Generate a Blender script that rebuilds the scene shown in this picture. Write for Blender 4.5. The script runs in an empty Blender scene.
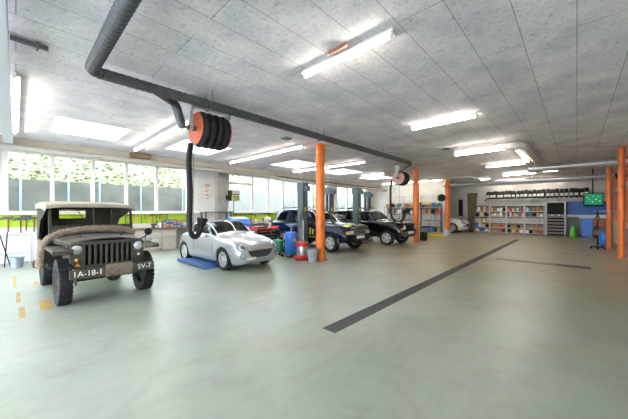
import bpy, bmesh, math, random
from mathutils import Vector, Matrix
from mathutils.bvhtree import BVHTree
random.seed(7)
PI = math.pi
S = bpy.context.scene
COL = S.collection

# ---------------------------------------------------------------- camera, sky, exposure
YAW = math.atan(263 / 280)
cd = bpy.data.cameras.new('camera'); cam = bpy.data.objects.new('camera', cd); COL.objects.link(cam)
cam.location = (0, 0, 1.6); cam.rotation_euler = (PI / 2, 0, YAW)
cd.sensor_width = 36; cd.lens = 280 * 36 / 628; cd.shift_y = 1.5 / 628
cd.clip_start = .05; cd.clip_end = 200
S.camera = cam
W = bpy.data.worlds.new('sky'); S.world = W; W.use_nodes = True
bg = W.node_tree.nodes['Background']
bg.inputs[0].default_value = (.88, .94, 1.07, 1); bg.inputs[1].default_value = 3.0
S.view_settings.view_transform = 'Standard'; S.view_settings.look = 'None'
S.view_settings.gamma = 1; S.view_settings.use_curve_mapping = False
S.view_settings.exposure = 2.25
TUBE_POWER = 15
TUBE_COLOUR = (1.0, .92, .80)

# ---------------------------------------------------------------- materials
MATS = {}
def mat(name, col, rough=.5, metal=0., var=0., scale=6., bump=0., bscale=40., coat=0., emit=None, estr=0., spec=None, dirt=None, dscale=3., damt=.5):
    if name in MATS: return MATS[name]
    m = bpy.data.materials.new(name); m.use_nodes = True
    nt = m.node_tree; p = nt.nodes['Principled BSDF']; L = nt.links.new
    p.inputs['Base Color'].default_value = (*col, 1); p.inputs['Roughness'].default_value = rough
    p.inputs['Metallic'].default_value = metal
    if coat: p.inputs['Coat Weight'].default_value = coat; p.inputs['Coat Roughness'].default_value = .06
    if spec is not None: p.inputs['Specular IOR Level'].default_value = spec
    if emit: p.inputs['Emission Color'].default_value = (*emit, 1); p.inputs['Emission Strength'].default_value = estr
    tc = nt.nodes.new('ShaderNodeTexCoord')
    if var or dirt:
        n = nt.nodes.new('ShaderNodeTexNoise'); n.inputs['Scale'].default_value = scale; n.inputs['Detail'].default_value = 6
        L(tc.outputs['Object'], n.inputs['Vector'])
        r = nt.nodes.new('ShaderNodeValToRGB')
        r.color_ramp.elements[0].position = .3; r.color_ramp.elements[1].position = .7
        r.color_ramp.elements[0].color = (*[max(0, c * (1 - var)) for c in col], 1)
        r.color_ramp.elements[1].color = (*[min(1, c * (1 + var)) for c in col], 1)
        L(n.outputs['Fac'], r.inputs['Fac']); out = r.outputs['Color']
        if dirt:
            n2 = nt.nodes.new('ShaderNodeTexNoise'); n2.inputs['Scale'].default_value = dscale; n2.inputs['Detail'].default_value = 8
            L(tc.outputs['Object'], n2.inputs['Vector'])
            r2 = nt.nodes.new('ShaderNodeValToRGB')
            r2.color_ramp.elements[0].position = .48; r2.color_ramp.elements[1].position = .72
            r2.color_ramp.elements[0].color = (0, 0, 0, 1); r2.color_ramp.elements[1].color = (damt, damt, damt, 1)
            mx = nt.nodes.new('ShaderNodeMix'); mx.data_type = 'RGBA'
            L(n2.outputs['Fac'], r2.inputs['Fac']); L(r2.outputs['Color'], mx.inputs['Factor'])
            L(out, mx.inputs['A']); mx.inputs['B'].default_value = (*dirt, 1); out = mx.outputs['Result']
        L(out, p.inputs['Base Color'])
    if bump:
        b = nt.nodes.new('ShaderNodeBump'); b.inputs['Strength'].default_value = bump; b.inputs['Distance'].default_value = .02
        n3 = nt.nodes.new('ShaderNodeTexNoise'); n3.inputs['Scale'].default_value = bscale; n3.inputs['Detail'].default_value = 5
        L(tc.outputs['Object'], n3.inputs['Vector']); L(n3.outputs['Fac'], b.inputs['Height']); L(b.outputs['Normal'], p.inputs['Normal'])
    MATS[name] = m; return m

def glass(name, tint=(.92, .96, .95), gloss=.12, rough=.02):
    if name in MATS: return MATS[name]
    m = bpy.data.materials.new(name); m.use_nodes = True; nt = m.node_tree; nt.nodes.clear(); L = nt.links.new
    o = nt.nodes.new('ShaderNodeOutputMaterial'); t = nt.nodes.new('ShaderNodeBsdfTransparent'); t.inputs[0].default_value = (*tint, 1)
    g = nt.nodes.new('ShaderNodeBsdfGlossy'); g.inputs['Roughness'].default_value = rough
    f = nt.nodes.new('ShaderNodeFresnel'); f.inputs[0].default_value = 1.45
    a = nt.nodes.new('ShaderNodeMath'); a.operation = 'MULTIPLY'; a.inputs[1].default_value = gloss
    x = nt.nodes.new('ShaderNodeMixShader')
    L(f.outputs[0], a.inputs[0]); L(a.outputs[0], x.inputs[0]); L(t.outputs[0], x.inputs[1]); L(g.outputs[0], x.inputs[2]); L(x.outputs[0], o.inputs[0])
    MATS[name] = m; return m

def ceiling_mat():
    m = mat('wood_wool_board', (.50, .50, .48), .9); nt = m.node_tree; L = nt.links.new; p = nt.nodes['Principled BSDF']
    tc = nt.nodes.new('ShaderNodeTexCoord')
    n = nt.nodes.new('ShaderNodeTexNoise'); n.inputs['Scale'].default_value = 17; n.inputs['Detail'].default_value = 8; n.inputs['Roughness'].default_value = .82
    n.inputs['Distortion'].default_value = .6
    L(tc.outputs['Object'], n.inputs['Vector'])
    r = nt.nodes.new('ShaderNodeValToRGB'); e = r.color_ramp.elements
    e[0].position = .33; e[0].color = (.27, .27, .29, 1); e[1].position = .58; e[1].color = (.88, .85, .91, 1)
    e.new(.43).color = (.74, .725, .755, 1)
    L(n.outputs['Fac'], r.inputs['Fac'])
    n2 = nt.nodes.new('ShaderNodeTexNoise'); n2.inputs['Scale'].default_value = 1.6; n2.inputs['Detail'].default_value = 7
    L(tc.outputs['Object'], n2.inputs['Vector'])
    r2 = nt.nodes.new('ShaderNodeValToRGB'); r2.color_ramp.elements[0].color = (.76, .77, .79, 1); r2.color_ramp.elements[1].color = (1, .99, .97, 1)
    r2.color_ramp.elements[0].position = .35; r2.color_ramp.elements[1].position = .65
    L(n2.outputs['Fac'], r2.inputs['Fac'])
    mp = nt.nodes.new('ShaderNodeMapping'); mp.inputs['Rotation'].default_value = (0, 0, PI / 2); L(tc.outputs['Object'], mp.inputs['Vector'])
    b = nt.nodes.new('ShaderNodeTexBrick'); b.inputs['Scale'].default_value = 1; b.inputs['Brick Width'].default_value = 3.0; b.inputs['Row Height'].default_value = .5
    b.inputs['Mortar Size'].default_value = .006; b.inputs['Mortar Smooth'].default_value = .6
    b.inputs['Color1'].default_value = (1, 1, 1, 1); b.inputs['Color2'].default_value = (.93, .93, .93, 1); b.inputs['Mortar'].default_value = (.38, .38, .38, 1)
    L(mp.outputs['Vector'], b.inputs['Vector'])
    def mul(a, c):
        x = nt.nodes.new('ShaderNodeMix'); x.data_type = 'RGBA'; x.blend_type = 'MULTIPLY'; x.inputs['Factor'].default_value = 1
        L(a, x.inputs['A']); L(c, x.inputs['B']); return x.outputs['Result']
    L(mul(mul(r.outputs['Color'], r2.outputs['Color']), b.outputs['Color']), p.inputs['Base Color'])
    bp = nt.nodes.new('ShaderNodeBump'); bp.inputs['Strength'].default_value = .4; bp.inputs['Distance'].default_value = .01
    L(n.outputs['Fac'], bp.inputs['Height']); L(bp.outputs['Normal'], p.inputs['Normal'])
    return m

def floor_mat():
    m = mat('painted_floor', (.3, .33, .27), .3); nt = m.node_tree; L = nt.links.new; p = nt.nodes['Principled BSDF']
    tc = nt.nodes.new('ShaderNodeTexCoord')
    def noise(sc, det=6, rough=.55, dist=0.):
        n = nt.nodes.new('ShaderNodeTexNoise'); n.inputs['Scale'].default_value = sc; n.inputs['Detail'].default_value = det
        n.inputs['Roughness'].default_value = rough; n.inputs['Distortion'].default_value = dist
        L(tc.outputs['Object'], n.inputs['Vector']); return n.outputs['Fac']
    def ramp(f, stops):
        r = nt.nodes.new('ShaderNodeValToRGB'); e = r.color_ramp.elements
        e[0].position, e[1].position = stops[0][0], stops[-1][0]; e[0].color = (*stops[0][1], 1); e[1].color = (*stops[-1][1], 1)
        for q, c in stops[1:-1]: e.new(q).color = (*c, 1)
        L(f, r.inputs['Fac']); return r.outputs['Color']
    def mix(f, a, b, mode='MIX'):
        x = nt.nodes.new('ShaderNodeMix'); x.data_type = 'RGBA'; x.blend_type = mode
        if isinstance(f, float): x.inputs['Factor'].default_value = f
        else: L(f, x.inputs['Factor'])
        for q, v in (('A', a), ('B', b)):
            if isinstance(v, tuple): x.inputs[q].default_value = (*v, 1)
            else: L(v, x.inputs[q])
        return x.outputs['Result']
    base = ramp(noise(.55, 5), [(.32, FLOOR_A), (.5, FLOOR_B), (.7, FLOOR_C)])
    # browner towards the rear bays: traffic wear and warm reflected light painted together
    sx = nt.nodes.new('ShaderNodeSeparateXYZ'); L(tc.outputs['Object'], sx.inputs[0])
    mr = nt.nodes.new('ShaderNodeMapRange'); mr.inputs[1].default_value = 2.; mr.inputs[2].default_value = 11.; mr.inputs[3].default_value = -.25; mr.inputs[4].default_value = .42
    L(sx.outputs['Y'], mr.inputs[0])
    ad = nt.nodes.new('ShaderNodeMath'); ad.operation = 'ADD'; L(mr.outputs[0], ad.inputs[0]); L(noise(.35, 7, .6, .4), ad.inputs[1])
    worn = ramp(ad.outputs[0], [(.42, (0, 0, 0)), (.85, (.85, .85, .85))])
    c = mix(worn, base, FLOOR_WORN_WARM)
    scuff = ramp(noise(1.6, 9, .7, .8), [(.46, (0, 0, 0)), (.75, (.6, .6, .6))])
    c = mix(scuff, c, FLOOR_S)
    pale = ramp(noise(.8, 8, .65, .3), [(.48, (0, 0, 0)), (.75, (.6, .6, .6))])
    c = mix(pale, c, (.36, .385, .345))
    nb = nt.nodes.new('ShaderNodeMapping'); nb.inputs['Scale'].default_value = (3.0, .5, 1); L(tc.outputs['Object'], nb.inputs['Vector'])
    ns_ = nt.nodes.new('ShaderNodeTexNoise'); ns_.inputs['Scale'].default_value = 1.2; ns_.inputs['Detail'].default_value = 8; ns_.inputs['Roughness'].default_value = .7; L(nb.outputs[0], ns_.inputs['Vector'])
    c = mix(ramp(ns_.outputs['Fac'], [(.5, (0, 0, 0)), (.8, (.55, .55, .55))]), c, (.21, .20, .165))
    L(c, p.inputs['Base Color'])
    rr = ramp(noise(1.1, 6, .6, .3), [(.3, (.29, .29, .29)), (.7, (.42, .42, .42))])
    L(rr, p.inputs['Roughness'])
    bp = nt.nodes.new('ShaderNodeBump'); bp.inputs['Strength'].default_value = .06; bp.inputs['Distance'].default_value = .02
    L(noise(5, 4), bp.inputs['Height']); L(bp.outputs['Normal'], p.inputs['Normal'])
    return m
FLOOR_A, FLOOR_B, FLOOR_C = (.235, .288, .222), (.285, .335, .262), (.33, .37, .305)
FLOOR_WORN_WARM = (.315, .26, .14); FLOOR_S = (.22, .20, .17)

def brick_mat(name, c1, c2, mortar, w=.25, h=.12, axis='YZ'):
    m = mat(name, c1, .8); nt = m.node_tree; L = nt.links.new; p = nt.nodes['Principled BSDF']
    tc = nt.nodes.new('ShaderNodeTexCoord'); s = nt.nodes.new('ShaderNodeSeparateXYZ'); c = nt.nodes.new('ShaderNodeCombineXYZ')
    L(tc.outputs['Object'], s.inputs[0]); L(s.outputs[axis[0]], c.inputs[0]); L(s.outputs[axis[1]], c.inputs[1])
    b = nt.nodes.new('ShaderNodeTexBrick'); b.inputs['Scale'].default_value = 1; b.inputs['Brick Width'].default_value = w; b.inputs['Row Height'].default_value = h
    b.inputs['Mortar Size'].default_value = .008
    for k, v in (('Color1', c1), ('Color2', c2), ('Mortar', mortar)): b.inputs[k].default_value = (*v, 1)
    L(c.outputs[0], b.inputs['Vector']); L(b.outputs['Color'], p.inputs['Base Color'])
    return m

# ---------------------------------------------------------------- mesh builder
def frame(d):
    d = Vector(d).normalized(); a = Vector((0, 0, 1)) if abs(d.z) < .9 else Vector((1, 0, 0))
    u = a.cross(d).normalized(); return u, d.cross(u).normalized(), d
class G:
    def __init__(s): s.bm = bmesh.new(); s.mx = Matrix()
    def v(s, p): return s.bm.verts.new(s.mx @ Vector(p))
    def face(s, vs, mi=0):
        try: f = s.bm.faces.new(vs); f.material_index = mi; return f
        except ValueError: return None
    def box(s, x0, x1, y0, y1, z0, z1, mi=0):
        c = [s.v((x, y, z)) for z in (z0, z1) for x, y in ((x0, y0), (x1, y0), (x1, y1), (x0, y1))]
        for q in ((3, 2, 1, 0), (4, 5, 6, 7), (0, 1, 5, 4), (1, 2, 6, 5), (2, 3, 7, 6), (3, 0, 4, 7)): s.face([c[i] for i in q], mi)
        return s
    def cbox(s, c, d, mi=0): return s.box(c[0] - d[0] / 2, c[0] + d[0] / 2, c[1] - d[1] / 2, c[1] + d[1] / 2, c[2] - d[2] / 2, c[2] + d[2] / 2, mi)
    def beam(s, a, b, w, h, up=(0, 0, 1)):
        a, b = Vector(a), Vector(b); d = (b - a).normalized(); u = Vector(up).cross(d)
        if u.length < 1e-4: u = Vector((1, 0, 0)).cross(d)
        u.normalize(); t = d.cross(u)
        r = [[s.v(p + u * i * w / 2 + t * j * h / 2) for i, j in ((-1, -1), (1, -1), (1, 1), (-1, 1))] for p in (a, b)]
        s.face(r[0][::-1]); s.face(r[1])
        for i in range(4): s.face([r[0][i], r[0][(i + 1) % 4], r[1][(i + 1) % 4], r[1][i]])
        return s
    def cyl(s, a, b, r, r2=None, n=16, mi=0):
        return s.lathe([(0, 0), (r, 0), (r if r2 is None else r2, (Vector(b) - Vector(a)).length), (0, (Vector(b) - Vector(a)).length)], a, Vector(b) - Vector(a), n, mi)
    def lathe(s, prof, o, d=(0, 0, 1), n=24, mi=0):
        u, w, d = frame(d); o = Vector(o); rings = []
        for r, h in prof:
            if r < 1e-6: rings.append([s.v(o + d * h)])
            else: rings.append([s.v(o + d * h + (u * math.cos(2 * PI * k / n) + w * math.sin(2 * PI * k / n)) * r) for k in range(n)])
        for a, b in zip(rings, rings[1:]):
            for k in range(n):
                k2 = (k + 1) % n
                if len(a) == 1 and len(b) == 1: break
                if len(a) == 1: s.face([a[0], b[k2], b[k]][::-1], mi)
                elif len(b) == 1: s.face([a[k], a[k2], b[0]], mi)
                else: s.face([a[k], a[k2], b[k2], b[k]], mi)
        return s
    def tube(s, pts, r, n=10, cap=True, rfun=None, closed=False):
        P = [Vector(p) for p in pts]; rings = []
        u = None; N = len(P)
        for i, p in enumerate(P):
            if closed: d = P[(i + 1) % N] - P[i - 1]
            else: d = P[min(i + 1, N - 1)] - P[max(i - 1, 0)]
            d.normalize()
            if u is None: u, w, _ = frame(d)
            else:
                u = (u - d * u.dot(d)).normalized(); w = d.cross(u)
            rr = r if rfun is None else rfun(i / (N - 1))
            rings.append([s.v(p + (u * math.cos(2 * PI * k / n) + w * math.sin(2 * PI * k / n)) * rr) for k in range(n)])
        for a, b in zip(rings, rings[1:] + (rings[:1] if closed else [])):
            for k in range(n): s.face([a[k], a[(k + 1) % n], b[(k + 1) % n], b[k]])
        if cap and not closed: s.face(rings[0][::-1]); s.face(rings[-1])
        return s
    def prism(s, poly, o, u, v, h, mi=0):
        """polygon (a,b)->o+u*a+v*b extruded by vector h"""
        o, u, v, h = Vector(o), Vector(u), Vector(v), Vector(h)
        a = [s.v(o + u * p[0] + v * p[1]) for p in poly]; b = [s.v(o + u * p[0] + v * p[1] + h) for p in poly]
        s.face(a[::-1], mi); s.face(b, mi)
        for i in range(len(a)): s.face([a[i], a[(i + 1) % len(a)], b[(i + 1) % len(a)], b[i]], mi)
        return s
    def ball(s, c, r, n=12, m=8):
        r = Vector((r, r, r)) if not hasattr(r, '__len__') else Vector(r); c = Vector(c); rings = []
        for i in range(m + 1):
            t = PI * i / m
            if i in (0, m): rings.append([s.v(c + Vector((0, 0, r.z * math.cos(t))))])
            else: rings.append([s.v(c + Vector((r.x * math.sin(t) * math.cos(2 * PI * k / n), r.y * math.sin(t) * math.sin(2 * PI * k / n), r.z * math.cos(t)))) for k in range(n)])
        for a, b in zip(rings, rings[1:]):
            for k in range(n):
                k2 = (k + 1) % n
                if len(a) == 1: s.face([a[0], b[k], b[k2]])
                elif len(b) == 1: s.face([a[k], b[0], a[k2]])
                else: s.face([a[k], b[k], b[k2], a[k2]])
        return s
    def sheet(s, rows, thick=0.):
        """grid of points -> surface, optionally solid"""
        V = [[s.v(p) for p in r] for r in rows]
        for a, b in zip(V, V[1:]):
            for k in range(len(a) - 1): s.face([a[k], a[k + 1], b[k + 1], b[k]])
        return s
    def build(s, name, m, parent=None, smooth=40, bev=0., solid=0., seg=2):
        bm = s.bm
        bmesh.ops.recalc_face_normals(bm, faces=bm.faces)
        me = bpy.data.meshes.new(name); bm.to_mesh(me); bm.free()
        if smooth:
            me.shade_smooth(); me.set_sharp_from_angle(angle=math.radians(smooth))
        o = bpy.data.objects.new(name, me); COL.objects.link(o)
        for q in (m if isinstance(m, (list, tuple)) else [m]): me.materials.append(q)
        if parent: o.parent = parent
        if solid:
            md = o.modifiers.new('thickness', 'SOLIDIFY'); md.thickness = solid; md.offset = 0
        if bev:
            md = o.modifiers.new('bevel', 'BEVEL'); md.width = bev; md.segments = seg; md.limit_method = 'ANGLE'; md.angle_limit = math.radians(40)
        return o

def tag(o, label, cat, group=None, kind=None):
    o['label'] = label; o['category'] = cat
    if group: o['group'] = group
    if kind: o['kind'] = kind
    return o
def thing(name, label, cat, loc=(0, 0, 0), rz=0., group=None):
    o = bpy.data.objects.new(name, None); COL.objects.link(o); o.location = loc; o.rotation_euler = (0, 0, rz); o.empty_display_size = .1
    return tag(o, label, cat, group)
def struct(o, label=None):
    o['kind'] = 'structure'
    if label: o['label'] = label
    return o
KIDS = {}
def dup(root, loc, label, rz=None, group=None):
    r = root.copy(); COL.objects.link(r); r.location = loc; r['label'] = label
    if rz is not None: r.rotation_euler = (0, 0, rz)
    if group: r['group'] = group
    for ch in list(root.children):
        c = ch.copy(); COL.objects.link(c); c.parent = r
        for g in list(ch.children):
            d = g.copy(); COL.objects.link(d); d.parent = c
    return r
ORD = ['first', 'second', 'third', 'fourth', 'fifth', 'sixth', 'seventh', 'eighth', 'ninth', 'tenth', 'eleventh', 'twelfth', 'thirteenth',
       'fourteenth', 'fifteenth', 'sixteenth', 'seventeenth', 'eighteenth', 'nineteenth', 'twentieth', 'twenty-first', 'twenty-second', 'twenty-third', 'twenty-fourth', 'twenty-fifth']
def smoothpath(pts, sub=6):
    P = [Vector(p) for p in pts]; out = []
    for i in range(len(P) - 1):
        a, b, c, d = P[max(i - 1, 0)], P[i], P[i + 1], P[min(i + 2, len(P) - 1)]
        for k in range(sub):
            t = k / sub
            out.append(.5 * ((2 * b) + (c - a) * t + (2 * a - 5 * b + 4 * c - d) * t * t + (3 * b - a - 3 * c + d) * t ** 3))
    out.append(P[-1]); return out
def text_mesh(txt, size, name, m, parent, mx, depth=.002):
    cu = bpy.data.curves.new('lettering', 'FONT'); cu.body = txt; cu.size = size; cu.extrude = depth; cu.align_x = 'CENTER'; cu.align_y = 'CENTER'
    t = bpy.data.objects.new('lettering', cu); COL.objects.link(t)
    dg = bpy.context.evaluated_depsgraph_get(); me = bpy.data.meshes.new_from_object(t.evaluated_get(dg))
    bpy.data.objects.remove(t); bpy.data.curves.remove(cu)
    me.transform(mx); me.materials.clear(); me.materials.append(m)
    o = bpy.data.objects.new(name, me); COL.objects.link(o); o.parent = parent; return o

def frosted(name, share):
    m = glass(name, (.92, .95, .93), .3, .1); nt = m.node_tree; o = nt.nodes['Material Output']; prev = o.inputs[0].links[0].from_socket
    t = nt.nodes.new('ShaderNodeBsdfTranslucent'); t.inputs[0].default_value = (.85, .88, .85, 1); x = nt.nodes.new('ShaderNodeMixShader'); x.inputs[0].default_value = share
    nt.links.new(prev, x.inputs[1]); nt.links.new(t.outputs[0], x.inputs[2]); nt.links.new(x.outputs[0], o.inputs[0]); return m
# common materials
white = mat('white_paint', (.78, .78, .75), .5, var=.04)
wallwhite = mat('white_plaster', (.72, .71, .66), .8, var=.06, scale=2, dirt=(.45, .42, .36), dscale=1.2, damt=.3)
frame_m = mat('window_frame_paint', (.74, .72, .68), .5)
orange = mat('orange_enamel', (.80, .175, .012), .35, var=.07, scale=3, dirt=(.35, .10, .03), dscale=5, damt=.5)
black = mat('black_plastic', (.012, .012, .013), .6, spec=.25)
rubber = mat('black_rubber', (.010, .010, .011), .8, bump=.2, bscale=120)
steel = mat('brushed_steel', (.55, .55, .54), .35, .9)
galv = mat('galvanised_steel', (.45, .46, .46), .45, .7, var=.1, scale=8)
greymetal = mat('grey_enamel', (.36, .37, .37), .5, var=.05)
darkgrey = mat('dark_grey_enamel', (.09, .095, .10), .5, var=.1)
teal = mat('teal_lift_enamel', (.075, .115, .135), .4, var=.12, dirt=(.05, .06, .06), dscale=6, damt=.5)
chrome = mat('chrome', (.75, .75, .76), .12, 1.)
hazeglass = frosted('hazy_glass', .10)
winglass = glass('window_glass', (.93, .95, .93), .22)
carglass = glass('tinted_car_glass', (.30, .33, .33), 1.3)
# ================================================================ SETTING
XW, XR, YF, HC = -12.7, 1.42, 24.4, 3.76
g = G(); g.box(-13.2, 2.8, -4.7, 24.8, -.2, 0); struct(g.build('floor', floor_mat(), smooth=0))
# ceiling slab with four roof-light wells
wells = [(.62, 2.12), (3.5, 5.1), (8.05, 9.65), (11.4, 13.2), (15.2, 16.8)]
g = G(); g.box(-8.6, 2.8, -4.7, 24.8, HC, HC + .45); g.box(-13.2, -10.4, -4.7, 24.8, HC, HC + .45)
yy = -4.7
for a, b in wells + [(24.8, 25)]:
    g.box(-10.4, -8.6, yy, a, HC, HC + .45); yy = b
struct(g.build('ceiling', ceiling_mat(), smooth=0))
skyp = mat('rooflight_acrylic', (.9, .92, .93), .4)
nt = skyp.node_tree; tr = nt.nodes.new('ShaderNodeBsdfTransparent'); tr.inputs[0].default_value = (.9, .93, .95, 1); mx_ = nt.nodes.new('ShaderNodeMixShader'); mx_.inputs[0].default_value = .75
nt.links.new(nt.nodes['Principled BSDF'].outputs[0], mx_.inputs[1]); nt.links.new(tr.outputs[0], mx_.inputs[2]); nt.links.new(mx_.outputs[0], nt.nodes['Material Output'].inputs[0])
wn = 1
for a, b in wells:
    g = G()
    for q in ((-10.4, -10.375, a, b), (-8.625, -8.6, a, b), (-10.375, -8.625, a, a + .025), (-10.375, -8.625, b - .025, b)): g.box(*q, HC - .012, HC + .5)
    w = struct(g.build('window_%d' % wn, white, smooth=0), 'square roof light opening in the ceiling')
    g = G(); g.box(-10.38, -8.62, a + .02, b - .02, HC + .46, HC + .475); g.build('pane', skyp, w, smooth=0)
    g = G(); g.beam((-9.5, a + .02, HC + .44), (-9.5, b - .02, HC + .44), .03, .03); g.build('glazing_bar', white, w, smooth=0)
    wn += 1

# window wall: sill wall, piers, head
SILL, HEAD = 1.53, 3.50
def span(name, y0, y1, z0, z1, m=wallwhite, x0=XW - .25, x1=XW): g = G(); g.box(x0, x1, y0, y1, z0, z1); return struct(g.build(name, m, smooth=0))
concrete = mat('grey_concrete', (.33, .31, .28), .85, var=.15, scale=3, bump=.15)
g = G(); x0, x1 = XW - .25, XW
g.box(x0, x1, -4.5, 24.8, 0, SILL); g.box(x0, x1, -4.5, 24.8, HEAD, HC)
g.box(x0, x1, -.38, -.22, SILL, HEAD); g.box(x0, x1, 5.25, 7.25, SILL, HEAD); g.box(x0, x1, 14.9, 15.9, SILL, HEAD); g.box(x0, x1, 20.0, 24.8, SILL, HEAD)
struct(g.build('wall_left', wallwhite, smooth=0))
g = G(); g.box(XW, XW + .35, 6.55, 7.0, 0, HC - .25); struct(g.build('trim_1', concrete, smooth=0, bev=.01), 'grey concrete pier between the two window bands')
# concrete down-stand over the windows
g = G(); g.box(XW, -11.95, -4.5, 21, 3.53, HC); struct(g.build('trim_2', mat('pale_concrete', (.50, .46, .38), .85, var=.12, scale=2.5, bump=.1), smooth=0, bev=.01), 'pale concrete downstand beam above the windows')
g = G(); g.box(-12.3, -11.99, -4.5, 21, 3.44, 3.53); struct(g.build('trim_3', darkgrey, smooth=0), 'dark strip under the downstand beam')  # dark strip standing for the beam's dark underside
g = G(); g.box(XW, XW + .16, -4.5, 21, SILL - .045, SILL); struct(g.build('trim_4', white, smooth=0, bev=.008), 'white window sill board')

def window(ys, transom, n, gm=None):
    fr = .07; y0, y1 = ys[0], ys[-1]; g = G()
    X0, X1 = XW - .12, XW + .02
    g.box(X0, X1, y0, y1, SILL, SILL + fr); g.box(X0, X1, y0, y1, HEAD - fr, HEAD)
    for k, y in enumerate(ys):
        w = .10 if 0 < k < len(ys) - 1 else .12
        g.box(X0, X1, y - w / 2, y + w / 2, SILL + fr, HEAD - fr)
    for i in transom: g.box(X0, X1, ys[i] + .05, ys[i + 1] - .05, 2.98, 3.06)
    w = struct(g.build('window_%d' % n, frame_m, smooth=0, bev=.006), 'white framed window with clear panes')
    for a, b in zip(ys, ys[1:]):
        g = G(); g.box(XW - .07, XW - .06, a + .05, b - .05, SILL + fr, HEAD - fr); g.build('pane', gm or winglass, w, smooth=0)
    return w
window([-4.5, -3.4, -2.2, -1.2, -.38], [], wn); wn += 1
window([-.22, .83, 1.90, 2.93, 4.0, 5.25], [0], wn); wn += 1
window([7.25, 8.7, 9.73, 10.83, 12.0, 13.4, 14.9], [0], wn, hazeglass); wn += 1
window([15.9, 17.2, 18.6, 20.0], [], wn, hazeglass); wn += 1

# far side
farw = mat('grey_white_plaster', (.62, .60, .56), .85, var=.08, scale=1.5)
g = G(); g.box(-13.2, 2.8, YF, YF + .3, 0, HC); struct(g.build('wall_back', farw, smooth=0))
g = G(); g.box(XW, -6.75, 21.0, 21.2, 0, HC); struct(g.build('wall_partition', wallwhite, smooth=0))
# right side wall between the columns: pink render above, pale block below
pink = mat('pink_render', (.50, .24, .19), .85, var=.12, scale=2)
g = G(); g.box(XR, XR + .25, 13.2, YF, 1.15, HC); struct(g.build('wall_right', pink, smooth=0))
g = G(); g.box(XR - .03, XR + .25, 13.2, YF, 0, 1.15); struct(g.build('trim_5', brick_mat('pale_block', (.52, .47, .40), (.47, .42, .36), (.30, .27, .24), .45, .2), smooth=0), 'pale block dado of the right wall')
# unseen yard end behind the photographer: wide doorways added to let daylight in
g = G(); g.box(2.6, 2.8, -4.7, 13.4, 0, HC); g.box(XR, 2.6, 13.2, 13.4, 0, HC)
struct(g.build('wall_yard_return', wallwhite, smooth=0))
g = G()
for a, b in ((-13.2, -11.6), (-7.6, -7.1), (-3.1, -2.6), (1.4, 2.8)): g.box(a, b, -4.7, -4.5, 0, HC)
g.box(-13.2, 2.8, -4.7, -4.5, 3.4, HC)
struct(g.build('wall_front', wallwhite, smooth=0))
g = G(); g.box(-40, 30, -40, -4.7, -.25, -.05); struct(g.build('yard_ground', mat('yard_bounce_pale', (.6, .6, .59), .9), smooth=0))  # unseen yard, kept pale so its bounce brightens the ceiling

# outside the windows: retaining wall and a planted bank
g = G(); g.box(-15.3, -15.0, -14, 30, -.4, 2.78); struct(g.build('garden_wall', mat('mossy_concrete', (.13, .135, .12), .9, var=.25, scale=1.3, dirt=(.07, .085, .055), dscale=2.2, damt=.6), smooth=0))
g = G(); g.box(-15.0, -12.95, -14, 30, -.4, -.05); struct(g.build('area_ground', concrete, smooth=0))
rows = []
for i in range(9):
    rows.append([(-15.15 - i * .9, -14 + j * 1.1, 2.74 + i * .36 + random.uniform(-.1, .1) * (i > 0)) for j in range(41)])
g = G(); g.sheet(rows); struct(g.build('bank_ground', mat('bank_soil', (.12, .13, .06), .95, var=.3, scale=2)))
g = G()
for _ in range(9000):
    t = random.random() ** 1.5; x = -15.1 - t * 6.5; y = random.uniform(-12, 28); z = 2.76 + (-(x) - 15.15) * .4 + random.random() ** 2 * .55
    d = Vector((random.uniform(-1, 1), random.uniform(-1, 1), random.uniform(-.3, 1))).normalized(); u, w, _d = frame(d)
    l = random.uniform(.05, .12); c = Vector((x, y, z)); mi = random.choice((0, 0, 1, 1, 2))
    g.face([g.v(c - u * l), g.v(c - w * l * .5), g.v(c + u * l), g.v(c + w * l * .5)], mi)
o = g.build('bank_foliage', [mat('leaf_green', (.06, .085, .035), .7), mat('leaf_light', (.14, .165, .085), .7), mat('leaf_pale', (.30, .295, .24), .7)], smooth=0)
tag(o, 'green and pale shrubs covering the bank above the garden wall outside the windows', 'shrubs', kind='stuff')
pp = mat('pale_blue_post', (.25, .34, .40), .5)
for k, (y, place) in enumerate(((.42, 'first window pane from the left'), (1.75, 'second window pane from the left'), (2.75, 'third window pane from the left'), (4.3, 'fourth window pane from the left'), (6.2, 'end of the first window band'))):
    g = G(); yy = y * 1.0 - .3
    g.cyl((-14.85, yy, -.05), (-14.85, yy, 4.6), .035, n=10); g.cyl((-14.85, yy, 4.6), (-14.85, yy, 4.66), .05, n=10)
    tag(g.build('garden_post', pp), 'pale blue metal post outside behind the ' + place, 'post', 'pale blue posts outside the windows')

# ---------------------------------------------------------------- drains, floor marks
dark = mat('drain_iron', (.055, .055, .058), .55, .4, var=.2, scale=20)
t = thing('floor_drain', 'long dark slotted drain channel running down the green floor', 'drain', (-2.42, 2.86, 0))
g = G(); Ld = 16.3
g.box(-.11, -.098, 0, Ld, 0, .006); g.box(.098, .11, 0, Ld, 0, .006); g.box(-.098, .098, 0, Ld, -.03, .002)
g.build('channel', darkgrey, t, smooth=0)
for k in range(16):
    g = G(); a = k * 1.0185 + .01; b = a + .998
    g.box(-.096, -.075, a, b, .001, .006); g.box(.075, .096, a, b, .001, .006); g.box(-.008, .008, a, b, .001, .006)
    n = 26
    for j in range(n + 1):
        y = a + (b - a - .012) * j / n; g.box(-.075, .075, y, y + .014, .001, .0055)
    g.build('grating', dark, t, smooth=0)
t = thing('pit_grate', 'short dark metal grate set across the floor beside the long drain', 'grate', (0, 11.0, 0))
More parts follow.
